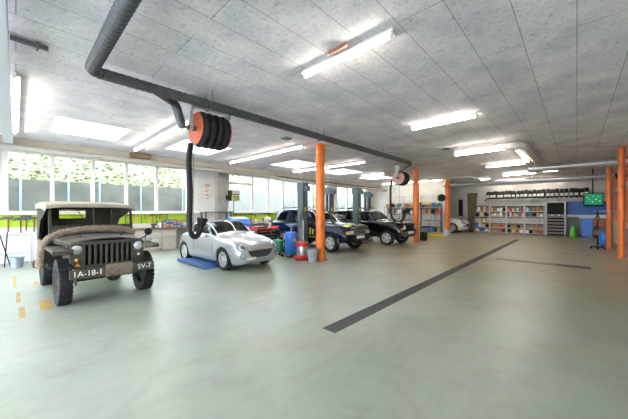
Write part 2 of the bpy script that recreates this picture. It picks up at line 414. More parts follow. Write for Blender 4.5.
g = G(); g.box(-1.95, .28, -.17, -.14, 0, .006); g.box(-1.95, .28, .14, .17, 0, .006); g.box(-1.95, -1.92, -.14, .14, 0, .006); g.box(.25, .28, -.14, .14, 0, .006); g.box(-1.92, .25, -.14, .14, 0, .001)
g.build('channel', dark, t, smooth=0)
plate = mat('worn_checker_plate', (.20, .18, .15), .5, .4, var=.25, scale=10)
for k in range(3):
    g = G(); a = -1.92 + k * .725; g.box(a + .01, a + .715, -.13, .13, .001, .005)
    for j in range(8): g.box(a + .05 + j * .08, a + .085 + j * .08, -.09, .09, .005, .007)
    g.build('cover_plate', plate if k < 2 else dark, t, smooth=0)
yel = mat('worn_yellow_paint', (.42, .25, .04), .6, var=.25, scale=12, dirt=(.28, .28, .2), dscale=9, damt=.8)
for x0, x1, y0, y1, w in ((-6.75, -6.05, .03, .10, 'nearest the camera at the far left'), (-8.0, -7.1, .0, .06, 'middle one of the left line'), (-10.2, -8.6, -.05, .01, 'far one of the left line'),
                         (-6.95, -6.3, .27, .42, 'broad one in front of the front wheel'), (-9.0, -8.5, .26, .34, 'small one by the rear wheel')):
    g = G(); g.box(x0, x1, y0, y1, 0, .0015); tag(g.build('floor_marking', yel, smooth=0), 'worn yellow paint dash on the floor, ' + w, 'floor marking', 'yellow floor dashes')

# ---------------------------------------------------------------- orange columns
def column(x, y, label, guard=None, r=.15):
    t = thing('support_column', label, 'column', (x, y, 0), 0, 'orange columns')
    g = G(); g.cyl((0, 0, .012), (0, 0, HC - .015), r, n=28); g.build('shaft', orange, t)
    g = G(); q = r + .02; g.box(-q, q, -q, q, 0, .014); g.box(-q, q, -q, q, HC - .014, HC - .001); g.build('end_plate', darkgrey if guard else orange, t, smooth=0)
    if guard:
        g = G(); g.lathe([(.152, .014), (.2, .014), (.2, .42), (.152, .42)], (0, 0, 0), n=24); g.build('base_guard', galv, t)
    return t
column(-6.13, 6.83, 'orange round steel column nearest the silver car')
column(-6.13, 14.3, 'orange round column behind the black off-roader, second from the left')
column(-6.13, 19.2, 'orange column with a grey guard around its foot, third from the left', True)
column(1.10, 14.05, 'orange column at the right edge of the picture, the nearer of two', r=.092)
column(1.01, 17.4, 'orange column on the right behind the black stand, the farther of two', r=.092)

# ---------------------------------------------------------------- fluorescent lamps
glow = mat('fluorescent_tube', (1, 1, 1), .5, emit=TUBE_COLOUR, estr=TUBE_POWER)
cool = mat('fluorescent_tube_cool', (1, 1, 1), .5, emit=(.86, .95, 1.0), estr=TUBE_POWER)
def lamp(xc, yc, n, label, rz=0., zd=0., L_=1.5, m=None, reflector=True):
    """n battens end to end along local x"""
    z = HC - .001 - zd; tot = n * L_
    t = thing('fluorescent_lamp', label, 'lamp', (xc, yc, z), rz, 'ceiling lamps')
    g = G(); g.box(-tot / 2, tot / 2, -.024, .024, -.055, 0)
    if reflector: g.box(-tot / 2, tot / 2, -.07, .07, -.06, -.053)
    if zd:
        for s_ in (-1, 1): g.cyl((s_ * tot * .38, 0, 0), (s_ * tot * .38, 0, zd), .006, n=6)
    g.build('batten', white, t, smooth=0)
    for k in range(n):
        a = -tot / 2 + k * L_ + .03; b = a + L_ - .06
        g = G(); g.cyl((a + .03, 0, -.092), (b - .03, 0, -.092), .016, n=10); tb = g.build('tube', m or glow, t)
        for q in (a, b): g = G(); g.box(q - .015, q + .015, -.022, .022, -.115, -.05); g.build('lamp_holder', white, tb, smooth=0)
    return t
rowA = [(3.05, 'bare fluorescent lamp nearest the camera on the ceiling'), (6.9, 'fluorescent lamp behind the nearest one, above the drain'), (10.28, 'fluorescent lamp under the white ceiling pipe'),
        (14.85, 'fluorescent lamp behind the bend of the white pipe'), (18.95, 'cool white fluorescent lamp near the rear pipes')]
for k, (y, lb) in enumerate(rowA): lamp(-2.33, y, 1, lb, m=cool if k == 4 else None, zd=(0, 0, .17, .05, .05)[k], reflector=k == 0)
lamp(-3.0, 23.0, 2, 'long fluorescent lamp just above the tyre rack', zd=.1)
lamp(-3.0, 21.1, 1, 'fluorescent lamp in front of the tyre rack', zd=.15)
lamp(-1.47, 13.0, 2, 'fluorescent lamp running down beside the white pipe', rz=PI / 2, zd=.05)
lamp(-1.0, 18.9, 1, 'short lamp right of the rear pipes', L_=.7); lamp(-1.35, 23.6, 1, 'short lamp over the open drawer cabinet', L_=.8)
lamp(-4.4, 20.9, 1, 'short lamp left of the rear pipes', L_=.7); lamp(-4.1, 23.7, 1, 'short lamp at far left above the shelves', L_=.6)
lamp(-8.6, -.02, 3, 'fluorescent lamp row at the top left corner of the picture')
lamp(-8.8, 2.8, 3, 'fluorescent lamp row above the silver car and the first hose reel')
lamp(-8.7, 6.35, 3, 'fluorescent lamp row left of the first orange column')
lamp(-8.8, 10.15, 3, 'fluorescent lamp row passing behind the first orange column')
lamp(-8.55, 14.0, 1, 'fluorescent lamp row above the black off-roader')
lamp(-8.8, 19.5, 3, 'fluorescent lamp row in front of the white partition')
lamp(-2.33, -1.2, 1, 'fluorescent lamp behind the camera')

# ---------------------------------------------------------------- ceiling pipes and ducts
ductm = mat('dark_spiral_duct', (.07, .073, .08), .5, .2, var=.12, scale=4)
def spiral(pts, r, pitch=.07, n=20):
    """ridged round duct"""
    P = [Vector(p) for p in pts]; dense = []
    for a, b in zip(P, P[1:]):
        m_ = max(1, int((b - a).length / (pitch / 2)))
        dense += [a + (b - a) * k / m_ for k in range(m_)]
    dense.append(P[-1]); N = len(dense) - 1; cnt = {'i': -1}
    def rf(t):
        i = round(t * N); return r * (1.06 if i % 2 else .97)
    g = G(); g.tube(dense, r, n, rfun=rf); return g
def bend(a, c, b, r, k=6):
    a, c, b = Vector(a), Vector(c), Vector(b); ua = (a - c).normalized(); ub = (b - c).normalized(); p, q = c + ua * r, c + ub * r
    return [a] + [(1 - t) ** 2 * p + 2 * t * (1 - t) * c + t * t * q for t in [i / k for i in range(k + 1)]] + [b]
t = thing('exhaust_duct', 'dark grey ridged exhaust duct bending across the ceiling', 'duct', (0, 0, 0))
ZD = 3.52
path = bend((2.58, .70, ZD), (-4.85, .70, ZD), (-4.85, 10.7, ZD), .14)
spiral(path, .078, .09).build('duct_run', ductm, t, smooth=15)
for x in (-1.0, 1.8): g = G(); g.box(x - .015, x + .015, .59, .81, ZD - .095, ZD - .083); g.cyl((x, .59, ZD - .09), (x, .59, HC), .006, n=6); g.cyl((x, .81, ZD - .09), (x, .81, HC), .006, n=6); g.build('hanger', darkgrey, t)
for y in (2.4, 5.4, 8.4): g = G(); g.box(-4.96, -4.74, y - .015, y + .015, ZD - .095, ZD - .083); g.cyl((-4.96, y, ZD - .09), (-4.96, y, HC), .006, n=6); g.cyl((-4.74, y, ZD - .09), (-4.74, y, HC), .006, n=6); g.build('hanger', darkgrey, t)
g = G(); g.tube(bend((-4.9, 1.55, ZD), (-5.22, 1.95, ZD), (-5.28, 2.1, 3.12), .12) + [], .075, 14)
g.build('branch_pipe', ductm, t)
g = G(); g.tube(smoothpath([(-4.85, 10.68, ZD), (-4.95, 10.95, 3.5), (-5.5, 11.6, 3.48), (-6.1, 12.4, 3.45)], 5), .075, 14); g.build('branch_pipe', ductm, t)
def reel(x, y, z, lab, hose, disc, cat='hose reel'):
    t = thing('exhaust_hose_reel', lab, cat, (x, y, z), 0, 'exhaust hose reels')
    g = G(); g.box(-.12, .12, -.42, -.36, .30, HC - z); g.box(-.12, .12, .34, .38, .30, HC - z); g.box(-.12, .12, -.36, .34, .44, .50)
    g.box(-.05, .05, -.42, -.36, -.05, .3); g.box(-.05, .05, .34, .38, -.05, .3); g.build('bracket', greymetal, t, smooth=0, bev=.006)
    for s_ in (-1, 1):
        yy = s_ * .29; g = G()
        g.lathe([(.05, -.012), (.30, -.012), (.31, 0), (.30, .012), (.05, .012)], (0, yy, 0), (0, 1, 0), 40)
        for k in range(6):
            a = k * PI / 3; g.cyl((.2 * math.cos(a), yy - .02, .2 * math.sin(a)), (.2 * math.cos(a), yy + .02, .2 * math.sin(a)), .018, n=8)
        g.build('side_disc', disc, t)
    prof = [(.05, -.27)]
    for k in range(4):
        c = -.27 + .0675 + k * .135
        for i in range(9):
            a = PI * i / 8; prof.append((.265 + .075 * math.sin(a), c - .0675 * math.cos(a)))
    prof.append((.05, .27)); g = G(); g.lathe(prof, (0, 0, 0), (0, 1, 0), 40); g.build('coiled_hose', rubber, t)
    g = G(); g.cyl((0, -.45, 0), (0, .42, 0), .05, n=16); g.build('axle', darkgrey, t)
    H = smoothpath(hose, 8); n_ = len(H); g = G(); dn = []
    for i in range(len(H) - 1): dn += [H[i], (H[i] + H[i + 1]) / 2]
    dn.append(H[-1]); g.tube(dn, .05, 14, rfun=lambda q: .053 if round(q * (len(dn) - 1)) % 2 else .049); hs = g.build('hanging_hose', rubber, t, smooth=60)
    e = H[-1]; d = (H[-1] - H[-3]).normalized(); g = G(); g.lathe([(.05, -.02), (.065, .0), (.095, .10), (.10, .15), (.08, .15), (.05, .02)], e, d, 20); g.build('nozzle', black, hs)
    g = G(); g.cyl((.1, -.38, -.3), (.1, -.38, -1.9), .006, n=6); g.cyl((.1, -.38, -1.95), (.1, -.38, -1.85), .02, n=8); g.build('pull_cord', darkgrey, t)
    return t
reel(-5.3, 2.64, 3.17, 'orange exhaust hose reel with four black coils above the silver car', [(-.1, -.34, -.28), (-.05, -.40, -.6), (0, -.40, -1.2), (0, -.41, -1.75), (.0, -.38, -1.98), (.0, -.31, -2.06), (.02, -.24, -2.0), (.02, -.20, -1.86)], mat('orange_reel_enamel', (.40, .075, .02), .4, var=.1))
reel(-6.2, 12.75, 3.17, 'smaller looking orange exhaust hose reel left of the second orange column', [(-.3, -.36, -.1), (-.33, -.42, -.5), (-.33, -.42, -1.2), (-.30, -.42, -1.75), (-.15, -.38, -2.02), (.08, -.3, -2.08), (.26, -.25, -1.9), (.28, -.22, -1.72)], mat('faded_reel_enamel', (.52, .27, .22), .5, var=.15))

palepipe = mat('pale_insulated_pipe', (.58, .56, .52), .5, var=.06)
t = thing('ceiling_pipe', 'white insulated ceiling pipe with a right-angle bend', 'pipe')
g = G(); z = 3.64; g.tube(bend((-3.1, 10.58, z), (-1.2, 10.58, z), (-1.2, 15.5, z), .28, 8), .11, 18); g.build('pipe_run', palepipe, t)
g = G(); g.lathe([(0, -.04), (.125, -.04), (.125, .02), (0, .02)], (-3.1, 10.58, z), (1, 0, 0), 18); g.build('end_cap', palepipe, t)
t = thing('ceiling_pipe', 'thick grey ceiling pipe running to the right wall', 'pipe')
g = G(); g.tube([(-1.6, 15.9, 3.5), (-1.55, 15.9, 3.5), (XR - .01, 15.9, 3.5)], .17, 20); g.build('pipe_run', galv, t)
for x in (-1.3, -.2, .8): g = G(); g.lathe([(.168, -.03), (.182, -.03), (.182, .03), (.168, .03)], (x, 15.9, 3.5), (1, 0, 0), 20); g.build('collar', galv, t)
t = thing('ceiling_pipe', 'grey ceiling pipe crossing the whole width before the tyre rack', 'pipe')
g = G(); g.tube([(-6.7, 20.2, 3.35), (-5, 20.2, 3.35), (XR - .01, 20.2, 3.35)], .11, 16); g.build('pipe_run', galv, t)
for x in (-6, -4, -2, 0): g = G(); g.cyl((x, 20.2, 3.45), (x, 20.2, HC), .012, n=8); g.build('hanger', darkgrey, t)
tag(G().tube([(-6.7, 22.4, 3.42), (-4, 22.4, 3.42), (XR - .01, 22.4, 3.42)], .09, 14).build('ceiling_pipe', galv), 'thin grey ceiling pipe right above the tyres', 'pipe')
tag(G().tube(bend((-6.6, 17.2, 3.5), (-4.3, 17.2, 3.5), (-4.3, 22.3, 3.4), .25), .06, 12).build('ceiling_pipe', galv), 'thin bent grey pipe above the third orange column', 'pipe')
tag(G().tube([(-11.72, -4.5, 3.42), (-11.72, 9.0, 3.42), (-11.55, 9.6, 3.3), (-11.5, 10.5, 3.28), (-11.5, 20.99, 3.28)], .10, 14).build('wall_pipe', mat('tan_pipe', (.42, .40, .36), .5, .3, var=.1)), 'long tan pipe along the top of the window wall', 'pipe')
# pale overhead track at the left edge
t = thing('overhead_track', 'pale steel overhead track at the left edge of the ceiling', 'track')
g = G(); g.box(-12, 1.5, -.24, -.055, 3.50, 3.62); g.build('rail', mat('pale_steel', (.50, .53, .56), .5), t, smooth=0, bev=.01)
for x in (-11, -8, -5, -2, 1): g = G(); g.box(x - .03, x + .03, -.2, -.1, 3.62, HC); g.build('hanger', galv, t, smooth=0)
t = thing('ceiling_rail', 'short dark steel rail screwed to the ceiling at top left', 'rail')
g = G(); g.beam((-5.04, -0.05, HC - .04), (-5.05, 0.29, HC - .04), .045, .05); g.box(-5.04-.02, -5.04+.02, 0.19-.02, 0.19+.02, HC - .03, HC - .001); g.build('channel', darkgrey, t, smooth=0)
g = G(); g.box(-5.04-.09, -5.04+.09, 0.19-.012, 0.19+.012, HC - .075, HC - .063); g.build('bracket', darkgrey, t, smooth=0)
g = G(); g.box(-2.45, -2.15, 2.88, 2.92, HC - .05, HC - .001); tag(g.build('junction_plate', mat('rusty_brown', (.30, .13, .08), .7), smooth=0), 'rust brown plate on the ceiling beside the nearest lamp', 'plate')
for x, y, w in ((-3.3, 10.2, 'in front of the white pipe'), (-6.3, 5.5, 'near the first orange column')):
    g = G(); g.box(x - .12, x + .12, y - .12, y + .12, HC - .02, HC - .001); g.box(x - .09, x + .09, y - .09, y + .09, HC - .035, HC - .02)
    tag(g.build('ceiling_vent', darkgrey, smooth=0), 'small dark square vent on the ceiling ' + w, 'vent', 'ceiling vents')
g = G(); g.box(-11.96, -11.7, 2.85, 3.5, 3.56, 3.72); g.box(-11.7, -11.67, 2.9, 3.45, 3.59, 3.69); tag(g.build('cable_box', mat('brown_box', (.22, .15, .08), .7), smooth=0), 'brown box on the beam above the windows', 'box')
# ================================================================ VEHICLES
def mono(ctrl, sub):
    """shape preserving cubic through a list of tuples"""
    n = len(ctrl); D = len(ctrl[0]); out = []
    def slope(i, k):
        d = [ctrl[j + 1][k] - ctrl[j][k] for j in range(n - 1)]
        if i == 0: return d[0]
        if i == n - 1: return d[-1]
        a, b = d[i - 1], d[i]
        return 0 if a * b <= 0 else 2 * a * b / (a + b)
    M = [[slope(i, k) for k in range(D)] for i in range(n)]
    for i in range(n - 1):
        for q in range(sub):
            t = q / sub; h = (2 * t ** 3 - 3 * t * t + 1, t ** 3 - 2 * t * t + t, -2 * t ** 3 + 3 * t * t, t ** 3 - t * t)
            out.append(tuple(h[0] * ctrl[i][k] + h[1] * M[i][k] + h[2] * ctrl[i + 1][k] + h[3] * M[i + 1][k] for k in range(D)))
    out.append(tuple(ctrl[-1])); return out
def st(x, zb, ws, wm, zm, wb, zbelt, wg, zg, wr, zr, zt):
    return [(x, 0, zb), (x, ws * .85, zb), (x, ws, zb + .07), (x, wm, zm), (x, wb, zbelt), (x, wg, zg), (x, wr, zr), (x, wr * .55, zt - (zt - zr) * .25), (x, 0, zt)]
def loft(stations, glassbands, arches, sub=5):
    K = len(stations[0])
    rings = [mono(s_, sub) for s_ in stations]; Kf = len(rings[0])
    cols = [mono([rings[i][j] for i in range(len(rings))], sub) for j in range(Kf)]
    Nf = len(cols[0]); bm = bmesh.new(); V = []
    for i in range(Nf):
        half = [cols[j][i] for j in range(Kf)]
        r = [bm.verts.new(p) for p in half] + [bm.verts.new((p[0], -p[1], p[2])) for p in half[-2:0:-1]]
        V.append(r)
    L_ = len(V[0])
    for i in range(Nf - 1):
        for j in range(L_):
            f = bm.faces.new([V[i][j], V[i][(j + 1) % L_], V[i + 1][(j + 1) % L_], V[i + 1][j]])
            jj = j if j < Kf - 1 else 2 * (Kf - 1) - 1 - j
            for n_, (a, b, c, d, ma, mb, mc, md) in enumerate(glassbands):
                if a * sub + ma <= i < b * sub - mb and c * sub + mc <= jj < d * sub - md: f.material_index = n_ + 1
    bm.faces.new(V[0][::-1]); bm.faces.new(V[-1])
    bmesh.ops.recalc_face_normals(bm, faces=bm.faces)
    bvh = BVHTree.FromBMesh(bm)
    me = bpy.data.meshes.new('body'); bm.to_mesh(me); bm.free()
    for n_ in range(len(glassbands) + 1): me.materials.append(None)
    o = bpy.data.objects.new('body', me); COL.objects.link(o)
    g = G()
    for ax, r, w, z in arches:
        for s_ in (-1, 1): g.cyl((ax, s_ * (w - .27), z), (ax, s_ * (w + .3), z), r, n=40)
    cut = g.build('cutter', [], smooth=0)
    md = o.modifiers.new('b', 'BOOLEAN'); md.operation = 'DIFFERENCE'; md.object = cut; md.solver = 'EXACT'
    dg = bpy.context.evaluated_depsgraph_get(); dg.update()
    me2 = bpy.data.meshes.new_from_object(o.evaluated_get(dg))
    bpy.data.objects.remove(o); bpy.data.objects.remove(cut)
    return me2, bvh
def split(me, mats, names, parent):
    """one mesh per material index"""
    out = []
    todo = []
    for k, (m, nm) in enumerate(zip(mats, names)):
        todo += [(k, m, nm, s_) for s_ in ((1, -1) if 'side' in nm or 'quarter' in nm else (0,))]
    for k, m, nm, s_ in todo:
        bm = bmesh.new(); bm.from_mesh(me)
        bmesh.ops.delete(bm, geom=[f for f in bm.faces if f.material_index != k or f.calc_center_median().y * s_ < 0], context='FACES')
        if not bm.faces: bm.free(); continue
        for f in bm.faces: f.material_index = 0
        q = bpy.data.meshes.new(nm); bm.to_mesh(q); bm.free(); q.materials.clear(); q.materials.append(m)
        q.shade_smooth(); q.set_sharp_from_angle(angle=math.radians(42))
        o = bpy.data.objects.new(nm, q); COL.objects.link(o); o.parent = parent; out.append(o)
    return out
def decal(bvh, poly, o, u, v, d, lift=.008, rings=5, dens=6, name='trim', m=None, parent=None):
    """patch: outline (a,b) on plane o,u,v shot along d onto the body and lifted off it"""
    o, u, v, d = Vector(o), Vector(u), Vector(v), Vector(d).normalized()
    P = []
    for i in range(len(poly)):
        a, b = poly[i], poly[(i + 1) % len(poly)]
        for k in range(dens): P.append((a[0] + (b[0] - a[0]) * k / dens, a[1] + (b[1] - a[1]) * k / dens))
    cx = sum(p[0] for p in P) / len(P); cy = sum(p[1] for p in P) / len(P); g = G(); R = []
    def hit(a, b, l):
        q = o + u * a + v * b; h = bvh.ray_cast(q, d)
        return g.v((h[0] if h[0] is not None else q + d * .3) - d * l)
    c0 = hit(cx, cy, lift)
    for r in range(1, rings + 1):
        t = r / rings; R.append([hit(cx + (p[0] - cx) * t, cy + (p[1] - cy) * t, lift) for p in P])
    R.append([hit(p[0], p[1], -.02) for p in P]); n = len(P)
    for k in range(n): g.face([c0, R[0][k], R[0][(k + 1) % n]])
    for a, b in zip(R, R[1:]):
        for k in range(n): g.face([a[k], b[k], b[(k + 1) % n], a[(k + 1) % n]])
    return g.build(name, m, parent, smooth=35)
def oval(cx, cy, rx, ry, n=14, rot=0.):
    return [(cx + rx * math.cos(a) * math.cos(rot) - ry * math.sin(a) * math.sin(rot), cy + rx * math.cos(a) * math.sin(rot) + ry * math.sin(a) * math.cos(rot)) for a in [2 * PI * k / n for k in range(n)]]
alloy = mat('alloy_wheel_silver', (.62, .63, .64), .35, .5)
lampglass = mat('headlight_lens', (.62, .64, .66), .12, .3, coat=.6)
def wheel(parent, x, y, r, w, rr, side, spokes=7, rimm=None, lugs=False, wide=.09):
    """wheel centred at x,y; side +1 faces +y"""
    g = G(); s_ = side; h = w / 2
    prof = [(rr, -h * .8), (rr + .03, -h), (r * .93, -h), (r, -h * .72), (r, h * .72), (r * .93, h), (rr + .03, h), (rr, h * .8), (rr, -h * .8)]
    g.lathe(prof, (x, y, r), (0, s_, 0), 44)
    if lugs:
        n = 30
        for k in range(n):
            a = 2 * PI * k / n
            for q in (-1, 1):
                a2 = a + (.5 * 2 * PI / n if q > 0 else 0); c = Vector((x + (r + .004) * math.cos(a2), y + q * h * .48, r + (r + .004) * math.sin(a2)))
                g.mx = Matrix.Translation(c) @ Matrix.Rotation(-a2, 4, 'Y'); g.box(-.03, .012, -h * .50, h * .50, -.022, .022); g.mx = Matrix()
    t = g.build('wheel', rubber, parent)
    g = G(); f = s_ * h * .62
    g.lathe([(rr - .025, -.09), (rr, -.0), (rr + .012, .012), (rr - .02, .02), (rr - .03, -.01), (rr - .04, -.09)], (x, y + f, r), (0, s_, 0), 40)
    g.lathe([(0, .012), (.05, .012), (.065, -.005), (.07, -.05), (0, -.05)], (x, y + f, r), (0, s_, 0), 20)
    if lugs:
        g.lathe([(.0, -.03), (rr * .55, -.02), (rr * .7, -.055), (rr - .02, -.06)], (x, y + f, r), (0, s_, 0), 28)
        for k in range(5): a = 2 * PI * k / 5; c = (x + .09 * math.cos(a), y + f - s_ * .03, r + .09 * math.sin(a)); g.cyl(c, (c[0], y + f + s_ * .0, c[2]), .014, n=6)
    else:
        for k in range(spokes):
            a = 2 * PI * k / spokes; d = Vector((math.cos(a), 0, math.sin(a))); q = Vector((-math.sin(a), 0, math.cos(a)))
            c = Vector((x, y + f, r)); w0, w1 = wide * .42, wide * .6
            pts = [c + d * .05 - q * w0, c + d * (rr - .015) - q * w1, c + d * (rr - .015) + q * w1, c + d * .05 + q * w0]
            yv = Vector((0, s_ * .015, 0)); vs = [g.v(p) for p in pts] + [g.v(p - yv * 2) for p in pts]
            g.face(vs[:4]); g.face(vs[4:][::-1])
            for i in range(4): g.face([vs[i], vs[i + 4], vs[(i + 1) % 4 + 4], vs[(i + 1) % 4]])
    g.build('rim', rimm or alloy, t)
    if not lugs:
        g = G(); g.cyl((x, y - s_ * h * .1, r), (x, y + s_ * h * .16, r), rr * .75, n=28); g.build('brake_disc', darkgrey, t)
    return t
def mirror(parent, x, y, z, s_, m, w=.17, h=.12):
    g = G(); g.ball((x, y + s_ * w * .6, z), (.06, w * .5, h * .5)); g.beam((x + .02, y - s_ * .05, z - h * .4), (x, y + s_ * w * .3, z - h * .1), .04, .03)
    o = g.build('wing_mirror', m, parent); g = G(); g.ball((x - .045, y + s_ * w * .6, z), (.02, w * .42, h * .42)); g.build('mirror_glass', chrome, o)
def seat(parent, x, y, z, m):
    g = G(); g.box(x - .22, x + .24, y - .22, y + .22, z, z + .14); g.prism([(-.1, 0), (.08, 0), (-.06, .52), (-.18, .52)], (x - .2, y - .21, z + .08), (1, 0, 0), (0, 0, 1), (0, .42, 0)); g.box(x - .42, x - .33, y - .12, y + .12, z + .6, z + .76)
    g.build('seat', m, parent, bev=.03)

# ------------------------------------------------------------- silver sports car
silver = mat('silver_car_paint', (.42, .435, .465), .3, .5, coat=.7)
seatm = mat('grey_seat_cloth', (.10, .10, .11), .85)
def sports_car(name, label, loc, paint, cat='car', sc=1., hidden=False):
    t = thing(name, label, cat, loc)
    ST = [st(1.79, .30, .40, .44, .42, .42, .50, .36, .55, .26, .575, .59), st(1.745, .22, .52, .57, .43, .54, .56, .46, .60, .34, .63, .65), st(1.62, .17, .60, .66, .46, .63, .64, .55, .69, .40, .72, .74), st(1.40, .15, .65, .715, .48, .69, .70, .60, .765, .44, .79, .81),
          st(1.08, .15, .67, .735, .50, .705, .75, .63, .82, .48, .85, .87), st(.74, .15, .68, .735, .50, .71, .79, .645, .855, .57, .885, .93), st(.16, .15, .69, .735, .50, .715, .81, .665, .87, .54, 1.20, 1.26),
          st(-.30, .15, .69, .735, .50, .715, .82, .67, .875, .55, 1.225, 1.29), st(-.80, .15, .69, .735, .5, .715, .83, .66, .88, .52, 1.18, 1.24), st(-1.12, .15, .67, .735, .52, .70, .83, .61, .875, .50, .91, .935), st(-1.40, .17, .64, .71, .52, .66, .78, .56, .835, .44, .86, .88),
          st(-1.56, .22, .58, .65, .52, .58, .68, .48, .74, .36, .77, .79), st(-1.60, .32, .48, .54, .52, .48, .60, .40, .65, .28, .67, .68)]
    bands = [(5, 6, 6, 8, 1, 0, 0, 0), (6, 8, 5, 6, 0, 1, 1, 1), (8, 9, 6, 8, 1, 1, 0, 0), (5, 6, 5, 6, 1, 0, 1, 1)]
    me, bvh = loft(ST, bands, [(1.115, .325, .735, .29), (-1.115, .325, .735, .29)])
    split(me, [paint, carglass, carglass, carglass, carglass], ['body', 'windscreen', 'side_window', 'rear_window', 'quarter_window'], t)
    for x in (1.115, -1.115):
        for s_ in (1, -1): wheel(t, x, s_ * .635, .29, .18, .20, s_, 7, wide=.045)
    # nose: oval lamps, round fogs, dark smile grille, plate
    for s_ in (1, -1):
        hl = decal(bvh, oval(s_ * .51, .63, .135, .095, 16, s_ * -.45), (2.4, 0, 0), (0, 1, 0), (0, 0, 1), (-1, 0, 0), .008, name='headlight', m=mat('lamp_surround', (.10, .105, .11), .3), parent=t)
        decal(bvh, oval(s_ * .51, .63, .115, .075, 16, s_ * -.45), (2.4, 0, 0), (0, 1, 0), (0, 0, 1), (-1, 0, 0), .013, name='lens', m=lampglass, parent=hl)
        q = decal(bvh, oval(s_ * .50, .63, .055, .05), (2.4, 0, 0), (0, 1, 0), (0, 0, 1), (-1, 0, 0), .018, name='lamp_bulb', m=darkgrey, parent=hl)
        fl_ = decal(bvh, oval(s_ * .53, .42, .065, .065), (2.4, 0, 0), (0, 1, 0), (0, 0, 1), (-1, 0, 0), .008, name='fog_lamp', m=mat('lamp_surround', (.1, .1, .1)), parent=t)
        decal(bvh, oval(s_ * .53, .42, .05, .05), (2.4, 0, 0), (0, 1, 0), (0, 0, 1), (-1, 0, 0), .013, name='lens', m=lampglass, parent=fl_)
        mirror(t, .42, s_ * .70, .87, s_, paint, .16, .11)
        g = G(); g.box(-.62, -.46, s_ * .70 - .015, s_ * .70 + .03, .70, .725); g.build('door_handle', paint, t, bev=.008)
        decal(bvh, oval(.62, .62, .03, .018), (0, s_ * 1.5, 0), (1, 0, 0), (0, 0, 1), (0, -s_, 0), .006, rings=2, name='side_repeater', m=mat('amber_lens', (.75, .33, .04), .25), parent=t)
        decal(bvh, [(.63, .3), (.64, .3), (.66, .76), (.65, .76)], (0, s_ * 1.5, 0), (1, 0, 0), (0, 0, 1), (0, -s_, 0), .0015, rings=2, dens=5, name='door_gap', m=black, parent=t)
        decal(bvh, [(-.46, .3), (-.45, .3), (-.43, .78), (-.44, .78)], (0, s_ * 1.5, 0), (1, 0, 0), (0, 0, 1), (0, -s_, 0), .0015, rings=2, dens=5, name='door_gap', m=black, parent=t)
        decal(bvh, oval(s_ * .47, .60, .07, .07), (-2.4, 0, 0), (0, 1, 0), (0, 0, 1), (1, 0, 0), .01, name='tail_lamp', m=mat('red_lens', (.45, .02, .02), .2), parent=t)
    gr = decal(bvh, [(-.40, .535), (.40, .535), (.33, .42), (.22, .345), (-.22, .345), (-.33, .42)], (2.4, 0, 0), (0, 1, 0), (0, 0, 1), (-1, 0, 0), .006, rings=6, name='front_grille', m=mat('grille_mesh', (.03, .03, .032), .5, bump=.8, bscale=140), parent=t)
    decal(bvh, [(-.42, .56), (.42, .56), (.40, .535), (-.40, .535)], (2.4, 0, 0), (0, 1, 0), (0, 0, 1), (-1, 0, 0), .014, rings=3, dens=10, name='grille_bar', m=chrome, parent=gr)
    decal(bvh, [(-.42, .365), (-.16, .365), (-.16, .30), (-.42, .30)], (2.4, 0, 0), (0, 1, 0), (0, 0, 1), (-1, 0, 0), .02, rings=3, dens=6, name='number_plate', m=mat('plate_white', (.8, .8, .78), .4), parent=t)
    g = G(); g.box(-.9, .62, -.6, .6, .24, .34); g.box(.5, .68, -.6, .6, .6, .84); g.build('cabin_trim', black, t, smooth=0, bev=.03)
    for s_ in (.32, -.32): seat(t, -.35, s_, .3, seatm)
    g = G(); g.tube([Vector((.42 - .07 * math.sin(a), .32 + .17 * math.cos(a), .80 + .15 * math.sin(a))) for a in [2 * PI * k / 20 for k in range(20)]], .014, 8, closed=True); g.beam((.42, .16, .80), (.42, .48, .80), .03, .02); g.beam((.42, .32, .8), (.62, .32, .72), .04, .04); g.build('steering_wheel', black, t)
    for s_ in (1, -1):
        g = G(); g.beam((.55, s_ * .35, .915), (.25, s_ * .02, 1.0), .012, .01); g.build('wiper', black, t, smooth=0)
    return t, bvh
copen, _ = sports_car('sports_car', 'small silver two-seat sports car with round headlights', (-8.14, 4.50, 0), silver)
copen.scale = (1.045, 1.03, 1.03); copen.rotation_euler.z = .03

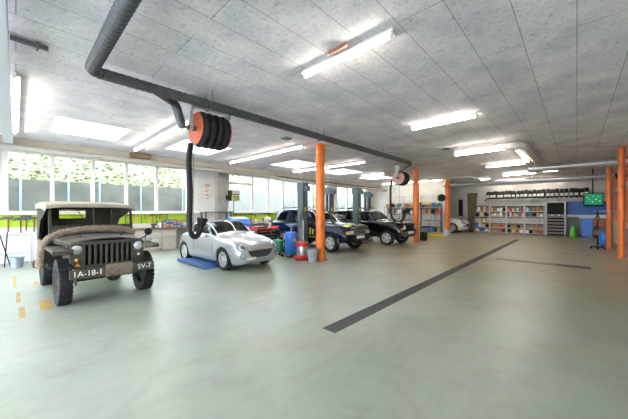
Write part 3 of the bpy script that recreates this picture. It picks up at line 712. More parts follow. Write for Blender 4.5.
# ------------------------------------------------------------- off-roaders
def suv(name, label, loc, paint, kind, rz=0.):
    t = thing(name, label, 'car', loc, rz)
    if kind == 'wj':
        fa, ra, R = 1.345, -1.345, .365; hw = .90
        ST = [st(2.14, .48, .66, .70, .60, .66, .78, .56, .86, .44, .90, .93), st(2.09, .40, .76, .82, .60, .76, .86, .66, .96, .52, 1.0, 1.03), st(1.85, .38, .82, .89, .64, .84, .92, .72, 1.02, .56, 1.06, 1.085), st(1.35, .37, .84, hw, .66, .86, .97, .76, 1.06, .60, 1.10, 1.125), st(.72, .36, .85, hw, .66, .87, 1.02, .81, 1.09, .70, 1.13, 1.17),
              st(.02, .36, .85, hw, .66, .87, 1.05, .82, 1.10, .60, 1.62, 1.68), st(-.55, .36, .85, hw, .66, .87, 1.06, .82, 1.11, .61, 1.66, 1.72), st(-1.15, .36, .85, hw, .66, .87, 1.07, .82, 1.12, .60, 1.66, 1.72), st(-1.98, .38, .84, .89, .66, .86, 1.07, .80, 1.12, .57, 1.60, 1.66), st(-2.28, .40, .80, .86, .66, .82, 1.05, .76, 1.10, .66, 1.13, 1.15), st(-2.40, .45, .74, .80, .62, .76, .90, .68, .96, .52, .99, 1.0)]
        bands = [(4, 5, 6, 8, 1, 0, 0, 0), (5, 6, 5, 6, 0, 1, 1, 1), (6, 7, 5, 6, 1, 1, 1, 1), (7, 8, 5, 6, 1, 1, 1, 1), (8, 9, 6, 8, 1, 1, 0, 0)]
    else:
        fa, ra, R = 1.32, -1.32, .35; hw = .86
        ST = [st(2.10, .46, .62, .68, .60, .64, .82, .56, .92, .46, .96, .99), st(2.05, .38, .72, .80, .60, .76, .88, .66, .98, .52, 1.02, 1.05), st(1.80, .36, .80, .86, .64, .82, .94, .72, 1.03, .58, 1.07, 1.09), st(1.30, .35, .82, hw, .66, .84, .98, .75, 1.07, .62, 1.10, 1.12), st(.80, .35, .83, hw, .66, .85, 1.02, .79, 1.09, .70, 1.12, 1.15),
              st(.16, .35, .83, hw, .66, .85, 1.05, .80, 1.10, .64, 1.58, 1.63), st(-.50, .35, .83, hw, .66, .85, 1.06, .80, 1.11, .65, 1.62, 1.67), st(-1.15, .35, .83, hw, .66, .85, 1.07, .80, 1.12, .65, 1.61, 1.66), st(-1.95, .36, .82, .85, .66, .84, 1.07, .78, 1.12, .62, 1.56, 1.61), st(-2.12, .38, .78, .82, .66, .82, 1.05, .74, 1.1, .66, 1.13, 1.15), st(-2.24, .45, .70, .76, .62, .74, .90, .66, .96, .52, .99, 1.0)]
        bands = [(4, 5, 6, 8, 1, 0, 0, 0), (5, 6, 5, 6, 0, 1, 1, 1), (6, 7, 5, 6, 1, 1, 1, 1), (7, 8, 5, 6, 1, 1, 1, 1), (8, 9, 6, 8, 1, 1, 0, 0)]
    me, bvh = loft(ST, bands, [(fa, R + .055, hw, R), (ra, R + .055, hw, R)])
    split(me, [paint] + [carglass] * 5, ['body', 'windscreen', 'front_side_window', 'rear_side_window', 'quarter_window', 'rear_window'], t)
    for x in (fa, ra):
        for s_ in (1, -1): wheel(t, x, s_ * (hw - .125), R, .23, .235, s_, 5, wide=.11)
    Fv = dict(o=(3, 0, 0), u=(0, 1, 0), v=(0, 0, 1), d=(-1, 0, 0))
    amber = mat('amber_lens', (.75, .33, .04), .25)
    g = G(); g.box(-1.9, 1.0, -.72, .72, .40, .55); g.box(.75, 1.0, -.7, .7, .7, 1.02); g.build('cabin_trim', black, t, smooth=0, bev=.03)
    for s_ in (.38, -.38): seat(t, -.15, s_, .55, seatm)
    for s_ in (.38, -.38): seat(t, -1.05, s_, .55, seatm)
    g = G(); g.tube([Vector((.48 - .07 * math.sin(a), .38 + .18 * math.cos(a), 1.05 + .16 * math.sin(a))) for a in [2 * PI * k / 20 for k in range(20)]], .016, 8, closed=True); g.beam((.48, .2, 1.05), (.48, .56, 1.05), .03, .02); g.build('steering_wheel', black, t)
    for s_ in (1, -1):
        if kind == 'wj':
            decal(bvh, [(s_ * .40, .86), (s_ * .70, .84), (s_ * .72, .72), (s_ * .42, .71)], **Fv, lift=.012, name='headlight', m=lampglass, parent=t)
            decal(bvh, [(s_ * .70, .84), (s_ * .80, .83), (s_ * .80, .73), (s_ * .72, .72)], **Fv, lift=.014, name='indicator', m=amber, parent=t)
            decal(bvh, oval(s_ * .62, .53, .055, .05), **Fv, lift=.014, rings=3, name='fog_lamp', m=lampglass, parent=t)
        else:
            decal(bvh, oval(s_ * .55, .84, .10, .10, 18), **Fv, lift=.014, name='headlight', m=lampglass, parent=t)
            decal(bvh, [(s_ * .66, .82), (s_ * .77, .82), (s_ * .77, .74), (s_ * .68, .73)], **Fv, lift=.016, name='indicator', m=amber, parent=t)
            decal(bvh, oval(s_ * .60, .54, .055, .05), **Fv, lift=.014, rings=3, name='fog_lamp', m=lampglass, parent=t)
        mirror(t, .55, s_ * (hw - .02), 1.10, s_, black, .22, .17)
        for a in ((.60, 1.0), (-.45, 1.0), (-1.35, 1.0)):
            if a[0] > -1.3: decal(bvh, [(a[0], .45), (a[0] + .012, .45), (a[0] + .012, 1.02), (a[0], 1.02)], (0, s_ * 1.6, 0), (1, 0, 0), (0, 0, 1), (0, -s_, 0), .002, rings=2, dens=6, name='door_gap', m=black, parent=t)
        for x in (-.28, -1.12):
            g = G(); g.box(x - .1, x + .06, s_ * (hw - .035) - .015, s_ * (hw - .035) + .035, .93, .955); g.build('door_handle', paint if kind == 'wj' else black, t, bev=.008)
        decal(bvh, [(-.85, .60), (.85, .60), (.85, .52), (-.85, .52)], (0, s_ * 1.6, 0), (1, 0, 0), (0, 0, 1), (0, -s_, 0), .018, rings=3, dens=8, name='side_moulding', m=darkgrey if kind == 'wj' else black, parent=t)
        for ax in (fa, ra):
            g = G(); pts = [Vector((ax + (R + .07) * math.cos(a), s_ * (hw - .045), R + (R + .07) * math.sin(a))) for a in [PI * k / 18 for k in range(19)]]
            g.tube(pts, .035, 8); g.build('arch_trim', paint if kind == 'wj' else black, t)
        decal(bvh, [(s_ * .62, .98), (s_ * .74, .98), (s_ * .76, .72), (s_ * .62, .72)], (-3, 0, 0), (0, 1, 0), (0, 0, 1), (1, 0, 0), .014, name='tail_lamp', m=mat('red_lens', (.45, .02, .02), .2), parent=t)
        g = G(); g.tube([(-1.9, s_ * .52, 1.67), (-1.85, s_ * .53, 1.74), (-.2, s_ * .55, 1.77), (-.1, s_ * .54, 1.70)], .018, 8); g.build('roof_rail', black, t)
        g = G(); g.beam((.66, s_ * .45, 1.19), (.36, s_ * .05, 1.36), .016, .012); g.build('wiper', black, t, smooth=0)
    # seven-slot grille
    zt, zb_ = (.87, .70) if kind == 'wj' else (.94, .72)
    gr = decal(bvh, [(-.38, zt + .02), (.38, zt + .02), (.38, zb_ - .02), (-.38, zb_ - .02)], **Fv, lift=.010, rings=5, name='front_grille', m=chrome if kind == 'wj' else paint, parent=t)
    for k in range(7):
        y = -.33 + k * .11
        decal(bvh, oval(y, (zt + zb_) / 2, .032, (zt - zb_) / 2, 10), **Fv, lift=.018, rings=2, dens=2, name='grille_slot', m=black, parent=gr)
    decal(bvh, [(-.80, .66), (.80, .66), (.78, .44), (-.78, .44)], **Fv, lift=.035, rings=5, dens=10, name='bumper', m=paint if kind == 'wj' else darkgrey, parent=t)
    decal(bvh, [(-.45, .53), (.45, .53), (.42, .47), (-.42, .47)], **Fv, lift=.05, rings=3, name='air_intake', m=black, parent=t)
    decal(bvh, [(-.26, .655), (.26, .655), (.26, .545), (-.26, .545)], **Fv, lift=.06, rings=2, name='number_plate', m=mat('plate_white', (.8, .8, .78), .4), parent=t)
    return t, bvh
navy = mat('dark_navy_paint', (.005, .009, .030), .16, .0, coat=.0, spec=.35)
blackp = mat('black_car_paint', (.004, .004, .005), .16, .0, coat=.0, spec=.35)
wj, wjb = suv('sport_utility_vehicle', 'dark navy off-roader with yellow stickers on bonnet and doors', (-8.30, 9.15, 0), navy, 'wj')
yst = mat('yellow_sticker', (.62, .62, .06), .4)
for k, (a, b, w) in enumerate(((1.95, -.72, .20), (1.85, -.30, .16), (1.9, .35, .2))):
    decal(wjb, [(a - .10, b), (a + .10, b + .05), (a + .12, b + w + .12), (a - .02, b + w + .18), (a - .14, b + w)], (0, 0, 3), (1, 0, 0), (0, 1, 0), (0, 0, -1), .004, rings=4, name='sticker', m=yst, parent=wj)
for s_ in (-1,):
    for a, z, w, h in ((.28, .66, .09, .26), (.10, .66, .13, .07), (.44, .80, .10, .06), (-.12, .66, .09, .22), (.44, .66, .07, .18), (-.3, .70, .10, .22)):
        decal(wjb, [(a, z), (a + w, z), (a + w, z + h), (a, z + h)], (0, s_ * 1.6, 0), (1, 0, 0), (0, 0, 1), (0, -s_, 0), .004, rings=2, name='sticker', m=yst, parent=wj)
suv('sport_utility_vehicle', 'black compact off-roader left of the second orange column', (-7.80, 12.62, 0), blackp, 'pt')
wcar, wb_ = sports_car('white_car', 'white car with black stripes on its nose behind the third orange column', (-7.95, 22.5, 0), mat('white_car_paint', (.75, .75, .75), .3, coat=.6))
wcar.scale = (1.2, 1.2, 1.25)
for s_ in (1, -1):
    decal(wb_, [(1.72, s_ * .50), (1.66, s_ * .56), (1.3, s_ * .1), (1.38, s_ * .05)], (0, 0, 3), (1, 0, 0), (0, 1, 0), (0, 0, -1), .006, rings=4, name='stripe', m=black, parent=wcar)

# ------------------------------------------------------------- military utility vehicle
olive = mat('olive_drab_paint', (.056, .053, .036), .6, var=.15, scale=4, dirt=(.11, .095, .07), dscale=4, damt=.5)
oliveD = mat('olive_drab_dark', (.03, .03, .022), .6, var=.1)
canvas = mat('pale_khaki_canvas', (.33, .30, .235), .9, var=.1, scale=5, bump=.3, bscale=60)
canvasD = mat('olive_canvas', (.045, .043, .030), .9, var=.12, bump=.3, bscale=60)
V = thing('military_utility_vehicle', 'old olive drab open military off-roader with canvas roof and roped bumper', 'car', (-7.515, 1.125, 0), .045)
FX, RX = 1.015, -1.015; WR = .38
for x in (FX, RX):
    for s_ in (1, -1): wheel(V, x, s_ * .62, WR, .175, .215, s_, lugs=True, rimm=olive)
g = G(); g.cyl((FX, -.55, WR), (FX, .55, WR), .04); g.cyl((RX, -.55, WR), (RX, .55, WR), .04); g.ball((FX, .12, WR), .12); g.ball((RX, .12, WR), .12)
for s_ in (1, -1):
    for x in (FX, RX): g.tube(smoothpath([(x - .45, s_ * .34, .48), (x, s_ * .34, .36), (x + .45, s_ * .34, .48)]), .02, 6)
g.beam((-1.55, .34, .50), (1.42, .34, .50), .05, .09); g.beam((-1.55, -.34, .50), (1.42, -.34, .50), .05, .09); g.cyl((-.9, .1, .40), (.9, .12, .42), .035); g.box(-.2, .4, -.3, .3, .38, .46); g.build('chassis', oliveD, V)
# tub with cut-down sides
side = [(.10, .50), (.10, 1.07), (-.18, 1.07), (-.27, .96), (-.30, .66), (-.50, .64), (-.59, .80), (-.66, .96), (-1.62, .96), (-1.62, .54), (-1.44, .54), (-1.39, .74), (-1.22, .83), (-.80, .83), (-.65, .74), (-.59, .50)]
for s_ in (1, -1):
    g = G(); g.prism(side, (0, s_ * .70 - .0125, 0), (1, 0, 0), (0, 0, 1), (0, .025, 0)); g.build('side_panel', olive, V, smooth=0, bev=.004)
    g = G(); a, b = sorted((s_ * .68, s_ * .44)); g.box(-1.5, -.62, a, b, .81, .84); g.build('wheel_box', olive, V, smooth=0)
g = G(); g.box(-1.62, .10, -.68, .68, .48, .52); g.build('floor_pan', oliveD, V, smooth=0)
g = G(); g.box(-1.64, -1.615, -.71, .71, .50, .96); g.build('tail_panel', olive, V, smooth=0, bev=.005)
g = G(); g.box(.08, .13, -.70, .70, .60, 1.08); g.box(-.04, .08, -.68, .68, .92, 1.06); g.build('dashboard', olive, V, smooth=0, bev=.01)
# bonnet
rows = []
for i in range(11):
    t_ = i / 10; x = .12 + t_ * 1.09; w = .68 - .17 * t_; z = 1.085 - .045 * t_; r = []
    for j in range(13):
        q = -1 + j / 6; a = abs(q); r.append((x, q * w, z + .06 * (1 - a ** 2.5)))
    rows.append([(x, -w, z - .09)] + r + [(x, w, z - .09)])
g = G(); g.sheet(rows); bo = g.build('bonnet', olive, V, solid=.012)
for s_ in (1, -1):
    g = G(); g.box(.62, .74, s_ * .33 - .02, s_ * .33 + .02, 1.105, 1.145); g.build('windscreen_rest', oliveD, bo, smooth=0, bev=.004)
    g = G(); g.beam((1.08, s_ * .555, .99), (1.0, s_ * .575, .92), .02, .05); g.build('bonnet_catch', oliveD, bo, smooth=0)
    g = G(); g.prism([(.12, .60), (1.20, .60), (1.20, .95), (.12, 1.0)], (0, s_ * .52 - .01, 0), (1, 0, 0), (0, 0, 1), (0, .02, 0)); g.build('engine_side', oliveD, V, smooth=0)
g = G(); g.box(.4, 1.1, -.2, .2, .55, .95); g.cyl((.7, .25, .6), (.7, .25, .88), .1); g.build('engine', oliveD, V, bev=.02)
# radiator guard: pressed plate with nine slots and two lamps
gx = 1.22; g = G(); t_ = .018
ns = 9; sw = .044; pitch = .082; z0, z1 = .65, 1.005
xs = [(-(ns - 1) / 2 + k) * pitch for k in range(ns)]
edges = [-.565] + [e for x in xs for e in (x - sw / 2, x + sw / 2)] + [.565]
for k in range(0, len(edges), 2):
    a, b = edges[k], edges[k + 1]
    if k in (0, len(edges) - 2):
        i_ = b if k == 0 else a; o_ = a if k == 0 else b
        g.prism([(i_, .60), (o_ * .93, .60), (o_, .67), (o_, .99), (o_ * .95, 1.045), (i_, 1.06)], (gx, 0, 0), (0, 1, 0), (0, 0, 1), (t_, 0, 0))
    else: g.box(gx, gx + t_, a, b, z0, z1)
e_ = xs[-1] + sw / 2 + .001
g.box(gx, gx + t_, -e_, e_, z1, 1.06); g.box(gx, gx + t_, -e_, e_, .59, z0); g.box(gx - .05, gx, -.55, .55, 1.045, 1.062)
g.build('radiator_guard', olive, V, smooth=0, bev=.005)
g = G(); g.box(gx - .07, gx - .05, -.38, .38, .62, 1.02)
for k in range(30): g.box(gx - .05, gx - .045, -.36 + k * .024, -.35 + k * .024, .62, 1.0)
g.build('radiator', black, V, smooth=0)
for s_ in (1, -1):
    g = G(); g.lathe([(0, -.05), (.080, -.05), (.088, .0), (.094, .012), (.088, .022), (.076, .018)], (gx + .012, s_ * .468, .93), (1, 0, 0), 28); hl = g.build('headlight', olive, V)
    g = G(); g.lathe([(.080, .016), (.06, .03), (.03, .038), (0, .04)], (gx + .012, s_ * .468, .93), (1, 0, 0), 28); g.build('lens', lampglass, hl)
    g = G(); g.lathe([(0, 0), (.032, 0), (.036, .02), (.03, .03), (0, .034)], (gx + .016, s_ * .47, .76), (1, 0, 0), 18); ml = g.build('marker_lamp', olive, V)
    g = G(); g.lathe([(.027, .03), (.015, .038), (0, .04)], (gx + .016, s_ * .47, .76), (1, 0, 0), 18); g.build('lens', lampglass if s_ > 0 else mat('amber_lens', (.75, .33, .04), .25), ml)
tri = mat('orange_badge', (.62, .24, .03), .5); g = G(); g.prism([(-.04, 0), (.04, 0), (0, .07)], (gx + t_, -.46, .64), (0, 1, 0), (0, 0, 1), (.004, 0, 0)); g.build('badge', tri, V, smooth=0)
# wings
for s_ in (1, -1):
    prof = [(.30, .62), (.44, .90), (.54, .955), (1.34, .955), (1.39, .94), (1.40, .88)]
    rows = [[(x, s_ * .53, z) for x, z in prof], [(x, s_ * .785, z) for x, z in prof], [(x, s_ * .79, z - .04 if 0 < i < 5 else z) for i, (x, z) in enumerate(prof)]]
    g = G(); g.sheet(rows); g.build('wing', olive, V, solid=.014, smooth=30)
    g = G(); g.prism([(.36, .60), (1.22, .60), (1.22, .94), (.46, .94)], (0, s_ * .538 - .006, 0), (1, 0, 0), (0, 0, 1), (0, .012, 0)); g.build('inner_wing', oliveD, V, smooth=0)
# bumper with lettering, ropes
bx = 1.46; g = G(); g.box(bx, bx + .05, -.60, .66, .475, .625); bp_ = g.build('bumper', olive, V, smooth=0, bev=.006)
for s_ in (1, -1): g = G(); g.beam((1.36, s_ * .34, .54), (bx, s_ * .34, .55), .05, .1); g.build('bumper_bracket', oliveD, V, smooth=0)
lt = mat('white_stencil', (.78, .78, .74), .6)
R_ = Matrix(((0, 0, 1, 0), (1, 0, 0, 0), (0, 1, 0, 0), (0, 0, 0, 1)))
text_mesh('1A-18-1', .13, 'lettering', lt, bp_, Matrix.Translation((bx + .0515, -.36, .55)) @ R_ @ Matrix.Scale(.95, 4, (1, 0, 0)))
text_mesh('SV-7', .13, 'lettering', lt, bp_, Matrix.Translation((bx + .0515, .49, .55)) @ R_ @ Matrix.Scale(.95, 4, (1, 0, 0)))
ropem = mat('hemp_rope', (.20, .165, .12), .95, var=.3, scale=30, bump=.6, bscale=80)
g = G()
for k in range(16):
    y = -.10 + k * .025
    g.tube([(bx + .026 + .05 * math.cos(a), y + .005 * math.sin(a), .55 + .10 * math.sin(a)) for a in [2 * PI * q / 16 for q in range(16)]], .014, 6, closed=True)
g.build('wound_rope', ropem, V)
for s_ in (1, -1):
    g = G(); g.tube(smoothpath([(bx + .03, s_ * .52, .48), (bx + .05, s_ * .52, .42), (bx + .02, s_ * .52, .38), (bx - .03, s_ * .52, .41), (bx - .03, s_ * .52, .48)]), .014, 8); g.build('lifting_shackle', oliveD, V)
# windscreen frame and glass
WT = 1.69; WW = .68
def wpt(y, z): return (.13 - (z - 1.07) * .16, y, z)
g = G(); w = .045
g.beam(wpt(-WW, 1.07), wpt(-WW, WT), w, w); g.beam(wpt(WW, 1.07), wpt(WW, WT), w, w); g.beam(wpt(-WW, WT), wpt(WW, WT), w, w); g.beam(wpt(-WW, 1.29), wpt(WW, 1.29), .04, .05); g.beam(wpt(-WW, 1.09), wpt(WW, 1.09), .04, .05); g.beam(wpt(0, 1.29), wpt(0, WT), .03, .035)
wf = g.build('windscreen_frame', oliveD, V, smooth=0, bev=.004)
g = G(); g.prism([(-WW + .01, 0), (WW - .01, 0), (WW - .01, .20), (-WW + .01, .20)], wpt(0, 1.09), (0, 1, 0), (-.16, 0, 1), (.01, 0, 0)); g.build('windscreen_panel', olive, wf, smooth=0)
for s_ in (1, -1):
    a, b = (.015, WW - .02) if s_ > 0 else (-WW + .02, -.015)
    g = G(); g.prism([(a, 0), (b, 0), (b, .37), (a, .37)], wpt(0, 1.31), (0, 1, 0), (-.16, 0, 1), (.006, 0, 0)); g.build('pane', winglass, wf, smooth=0)
    g = G(); g.beam(wpt(s_ * .3, WT - .02), wpt(s_ * .18, 1.46), .012, .012); g.build('wiper', black, wf, smooth=0)
# canvas roof, side curtains, rear curtain with window
rows = []
for i in range(15):
    t_ = i / 14; x = .10 - t_ * 1.74; r = []
    zc = 1.745 + .035 * math.sin(PI * min(1, t_ * 1.15)) + .05 * t_
    for j in range(15):
        q = -1 + j / 7; a = abs(q); r.append((x, q * .74, zc - .03 * a ** 4 - .010 * math.sin(t_ * 9) * a))
    rows.append([(x - .01, -.75, zc - .15)] + r + [(x - .01, .75, zc - .15)])
g = G(); g.sheet(rows); g.sheet([[p for p in rows[0]], [(p[0] + .025, p[1], p[2] - .07 if 0 < k < 16 else p[2]) for k, p in enumerate(rows[0])]])
bmesh.ops.remove_doubles(g.bm, verts=g.bm.verts, dist=.0005)
g.build('canvas_roof', canvas, V, solid=.012, smooth=50)
g = G()
for s_ in (1, -1):
    g.tube([(-1.45, s_ * .68, .96), (-1.55, s_ * .68, 1.68), (-1.53, s_ * .6, 1.74)], .016, 8); g.tube([(-1.40, s_ * .68, .96), (-.75, s_ * .68, 1.70)], .014, 8)
g.tube([(-1.54, -.62, 1.73), (-1.54, .62, 1.73)], .016, 8); g.tube([(-.75, -.68, 1.70), (-.75, .68, 1.70)], .016, 8); g.build('roof_hoop', oliveD, V)
for s_ in (1, -1):
    g = G(); g.prism([(-1.60, 1.70), (-.05, 1.70), (-.25, 1.56), (-.95, 1.40), (-1.30, 1.0), (-1.60, .96)], (0, s_ * .72 - .004, 0), (1, 0, 0), (0, 0, 1), (0, .008, 0)); g.build('side_curtain', canvasD, V, smooth=0)
g = G(); hole = (-.34, .16, 1.42, 1.63); X = -1.605
for q in ((-.71, hole[0], .96, 1.75), (hole[1], .71, .96, 1.75), (hole[0], hole[1], .96, hole[2]), (hole[0], hole[1], hole[3], 1.75)): g.box(X - .005, X + .005, *q)
rc = g.build('rear_curtain', canvasD, V, smooth=0)
g = G(); g.box(X - .002, X + .002, hole[0], hole[1], hole[2], hole[3]); g.build('curtain_window', glass('clouded_vinyl', (.85, .82, .74), .1, .3), rc, smooth=0)
# seats, wheel, gear
for s_ in (1, -1):
    g = G(); g.box(-.75, -.32, s_ * .36 - .22, s_ * .36 + .22, .64, .78); g.prism([(-.80, .74), (-.70, .74), (-.78, 1.24), (-.86, 1.22)], (0, s_ * .36 - .22, 0), (1, 0, 0), (0, 0, 1), (0, .44, 0)); g.build('seat', canvas, V, bev=.03)
g = G(); g.box(-1.45, -1.1, -.42, .42, .76, .88); g.box(-1.56, -1.46, -.42, .42, .88, 1.17); g.build('rear_bench', canvas, V, bev=.03)
g = G(); c = Vector((-.18, .36, 1.12)); g.tube([c + Vector((-.10 * math.sin(a), .20 * math.cos(a), .17 * math.sin(a))) for a in [2 * PI * k / 24 for k in range(24)]], .013, 8, closed=True)
for a in (0, 2.1, 4.2): g.cyl(c, c + Vector((-.10 * math.sin(a), .20 * math.cos(a), .17 * math.sin(a))), .008, n=6)
g.cyl(c, (.35, .36, .8), .018, n=8); g.build('steering_wheel', oliveD, V)
# rolled camouflage net draped over the cowl and down the left wing
netm = mat('camouflage_net', (.23, .18, .125), 1., var=.45, scale=34, bump=1.0, bscale=55)
def lump(path, r, seed):
    rnd = random.Random(seed); P = smoothpath(path, 10); g = G(); n = 14; rings = []; N = len(P); u = None
    for i, p in enumerate(P):
        d = (P[min(i + 1, N - 1)] - P[max(i - 1, 0)]).normalized()
        if u is None: u, w_, _ = frame(d)
        else: u = (u - d * u.dot(d)).normalized(); w_ = d.cross(u)
        e = .35 if i in (0, N - 1) else 1
        rings.append([g.v(p + (u * math.cos(2 * PI * k / n) + w_ * math.sin(2 * PI * k / n)) * r * e * (1 + rnd.uniform(-.16, .16))) for k in range(n)])
    for a, b in zip(rings, rings[1:]):
        for k in range(n): g.face([a[k], a[(k + 1) % n], b[(k + 1) % n], b[k]])
    g.face(rings[0][::-1]); g.face(rings[-1]); return g
MW = Matrix.Translation((-7.515, 1.125, 0)) @ Matrix.Rotation(.045, 4, 'Z')
tag(lump([MW @ Vector(p) for p in [(.26, .70, 1.10), (.24, .5, 1.19), (.23, .2, 1.225), (.23, -.1, 1.228), (.24, -.42, 1.20), (.26, -.62, 1.13), (.27, -.76, 1.02), (.17, -.79, .88), (.10, -.80, .70), (.06, -.81, .52)]], .072, 3).build('camouflage_net', netm, smooth=60),
    'rolled tan camouflage net draped across the bonnet of the olive military vehicle', 'net')
# mirror / lamp on right wing
g = G(); g.tube(smoothpath([(.45, .76, .99), (.48, .84, 1.04), (.50, .88, 1.10)]), .012, 8); g.lathe([(0, -.012), (.075, -.012), (.08, 0), (.075, .012), (0, .012)], (.50, .90, 1.14), (1, 0, .1), 24); g.build('wing_mirror', black, V)
g = G(); g.lathe([(0, -.06), (.05, -.05), (.065, .02), (.06, .03)], (1.15, .68, 1.045), (1, 0, 0), 20); g.cyl((1.15, .68, .955), (1.15, .68, 1.0), .02); dl = g.build('blackout_lamp', oliveD, V)
g = G(); g.lathe([(.06, .028), (.03, .04), (0, .042)], (1.15, .68, 1.045), (1, 0, 0), 20); g.build('lens', lampglass, dl)
g = G(); g.tube(smoothpath([(-.6, -.74, .52), (-.25, -.78, .48), (.05, -.76, .54)]), .02, 8); g.build('side_step', oliveD, V)
# ================================================================ WORKSHOP EQUIPMENT
# two-post lifts
def lift_post(x, y, s_, label):
    """s_ = side the arms reach to (+1 = +y)"""
    t = thing('lift_post', label, 'car lift', (x, y, 0), 0, 'teal two-post lift columns')
    g = G(); g.box(-.26, .26, -.20, .20, 0, .03); g.build('base_plate', teal, t, smooth=0, bev=.006)
    g = G(); h = 2.42
    g.box(-.15, .15, -s_ * .13 - .015, -s_ * .13 + .015, .03, h); g.box(-.15, -.12, -.12, .12, .03, h); g.box(.12, .15, -.12, .12, .03, h)
    g.box(-.15, -.07, s_ * .13 - .012, s_ * .13 + .012, .03, h); g.box(.07, .15, s_ * .13 - .012, s_ * .13 + .012, .03, h); g.build('post', teal, t, smooth=0, bev=.006)
    g = G(); g.box(-.18, .18, -.16, .16, h, h + .26); g.prism([(-.18, 0), (.18, 0), (.12, .06), (-.12, .06)], (0, -.16, h + .26), (1, 0, 0), (0, 0, 1), (0, .32, 0)); g.box(.18, .32, -.10, .10, h - .02, h + .18); g.build('motor_head', teal, t, bev=.008)
    g = G(); g.cyl((0, s_ * .08, .05), (0, s_ * .08, h), .028, n=10); g.build('lead_screw', steel, t)
    g = G(); g.box(-.11, .11, *sorted((s_ * .04, s_ * .16)), .10, .55); cg = g.build('carriage', darkgrey, t, smooth=0, bev=.006)
    for q in (-1, 1):
        g = G(); g.beam((q * .08, s_ * .17, .16), (q * .62, s_ * .40, .16), .09, .06); g.cyl((q * .60, s_ * .39, .19), (q * .60, s_ * .39, .24), .055, n=14); g.build('lift_arm', darkgrey, cg, smooth=30)
    g = G(); g.box(-.08, .08, *sorted((-s_ * .20, -s_ * .14)), 1.25, 1.55); g.cyl((-.04, -s_ * .20, 1.45), (-.04, -s_ * .215, 1.45), .022, n=12); g.build('switch_box', darkgrey, t, bev=.006)
    g = G(); g.cyl((-.1, 0, h + .3), (-.1, 0, HC), .012, n=8); g.build('supply_pipe', galv, t)
    g = G(); g.box(.15, .155, -.05, .05, 1.6, 1.75); g.box(.15, .155, -.05, .05, 1.3, 1.36); g.build('warning_sticker', mat('yellow_sticker', (.62, .62, .06), .4), t, smooth=0)
    return t
lift_post(-8.12, 7.98, 1, 'teal lift post left of the first orange column, in front of the navy off-roader')
lift_post(-8.7, 10.36, -1, 'teal lift post behind the navy off-roader, right beside the first orange column')
lift_post(-7.85, 11.42, 1, 'teal lift post between the navy and the black off-roaders')
lift_post(-9.0, 14.2, -1, 'teal lift post farthest back, behind the black off-roader')

# blue scissor ramps at the silver car
blueramp = mat('blue_ramp_enamel', (.03, .12, .36), .4, var=.12, dirt=(.06, .08, .12), dscale=6)
t = thing('car_ramp', 'blue low scissor lift platform beside the silver car', 'car lift', (-8.22, 3.74, 0))
g = G(); g.prism([(-.80, 0), (-.80, .10), (.62, .10), (.83, .012), (.83, 0)], (0, -.24, 0), (1, 0, 0), (0, 0, 1), (0, .56, 0)); g.box(-1.02, -.80, -.24, -.03, 0, .10); g.build('platform', blueramp, t, smooth=0, bev=.006)
g = G(); g.box(-.78, .6, -.17, .25, .1, .106)
for k in range(9): g.box(-.70 + k * .14, -.63 + k * .14, -.14, .22, .106, .112)
g.build('tread', mat('ramp_tread', (.05, .13, .30), .6), t, smooth=0)
g = G(); g.beam((-.7, -.244, .03), (.5, -.244, .07), .012, .02); g.build('hinge', darkgrey, t, smooth=0)

# ------------------------------------------------------------- left bench and cabinets
beige = mat('beige_cabinet', (.46, .43, .36), .5, var=.05)
def cabinet(y0, y1, label, split_=True):
    t = thing('workbench_cabinet', label, 'cabinet', (-12.45, (y0 + y1) / 2, 0)); w = (y1 - y0)
    g = G(); g.box(-.22, .24, -w / 2 + .005, w / 2 - .005, .06, .86); g.box(-.2, .2, -w / 2 + .02, w / 2 - .02, 0, .06); g.build('body', beige, t, smooth=0)
    rows = [(.62, .84), (.37, .60), (.08, .35)] if split_ else [(.62, .84), (.08, .60)]
    for a, b in rows:
        g = G(); g.box(.24, .262, -w / 2 + .02, w / 2 - .02, a, b); d = g.build('drawer', beige, t, smooth=0, bev=.004)
        g = G(); g.box(.262, .285, -w * .3, w * .3, b - .055, b - .03); g.build('handle', steel, d, smooth=0)
for k, (a, b) in enumerate(((1.75, 2.35), (2.35, 2.95), (2.95, 3.5), (3.5, 4.05), (4.05, 4.6))):
    cabinet(a, b, 'beige drawer cabinet under the window bench, ' + ['hidden mostly by the olive vehicle', 'second from its left end', 'middle one of five', 'fourth from its left end', 'last on the right, beside the hanging hose'][k], k != 4)
benchtop = mat('oiled_bench_board', (.20, .10, .06), .5, var=.2, scale=6)
t = thing('workbench', 'long dark workbench top under the first window band', 'workbench', (-12.42, 4, 0)); g = G(); g.box(-.27, .28, -2.3, 2.4, .86, .92); g.build('top', benchtop, t, smooth=0, bev=.006)
g = G(); g.box(-.2, -.16, 2.28, 2.32, 0, .86); g.box(.18, .22, 2.28, 2.32, 0, .86); g.box(-.2, .22, 2.28, 2.32, .2, .24); g.build('leg_frame', darkgrey, t, smooth=0)
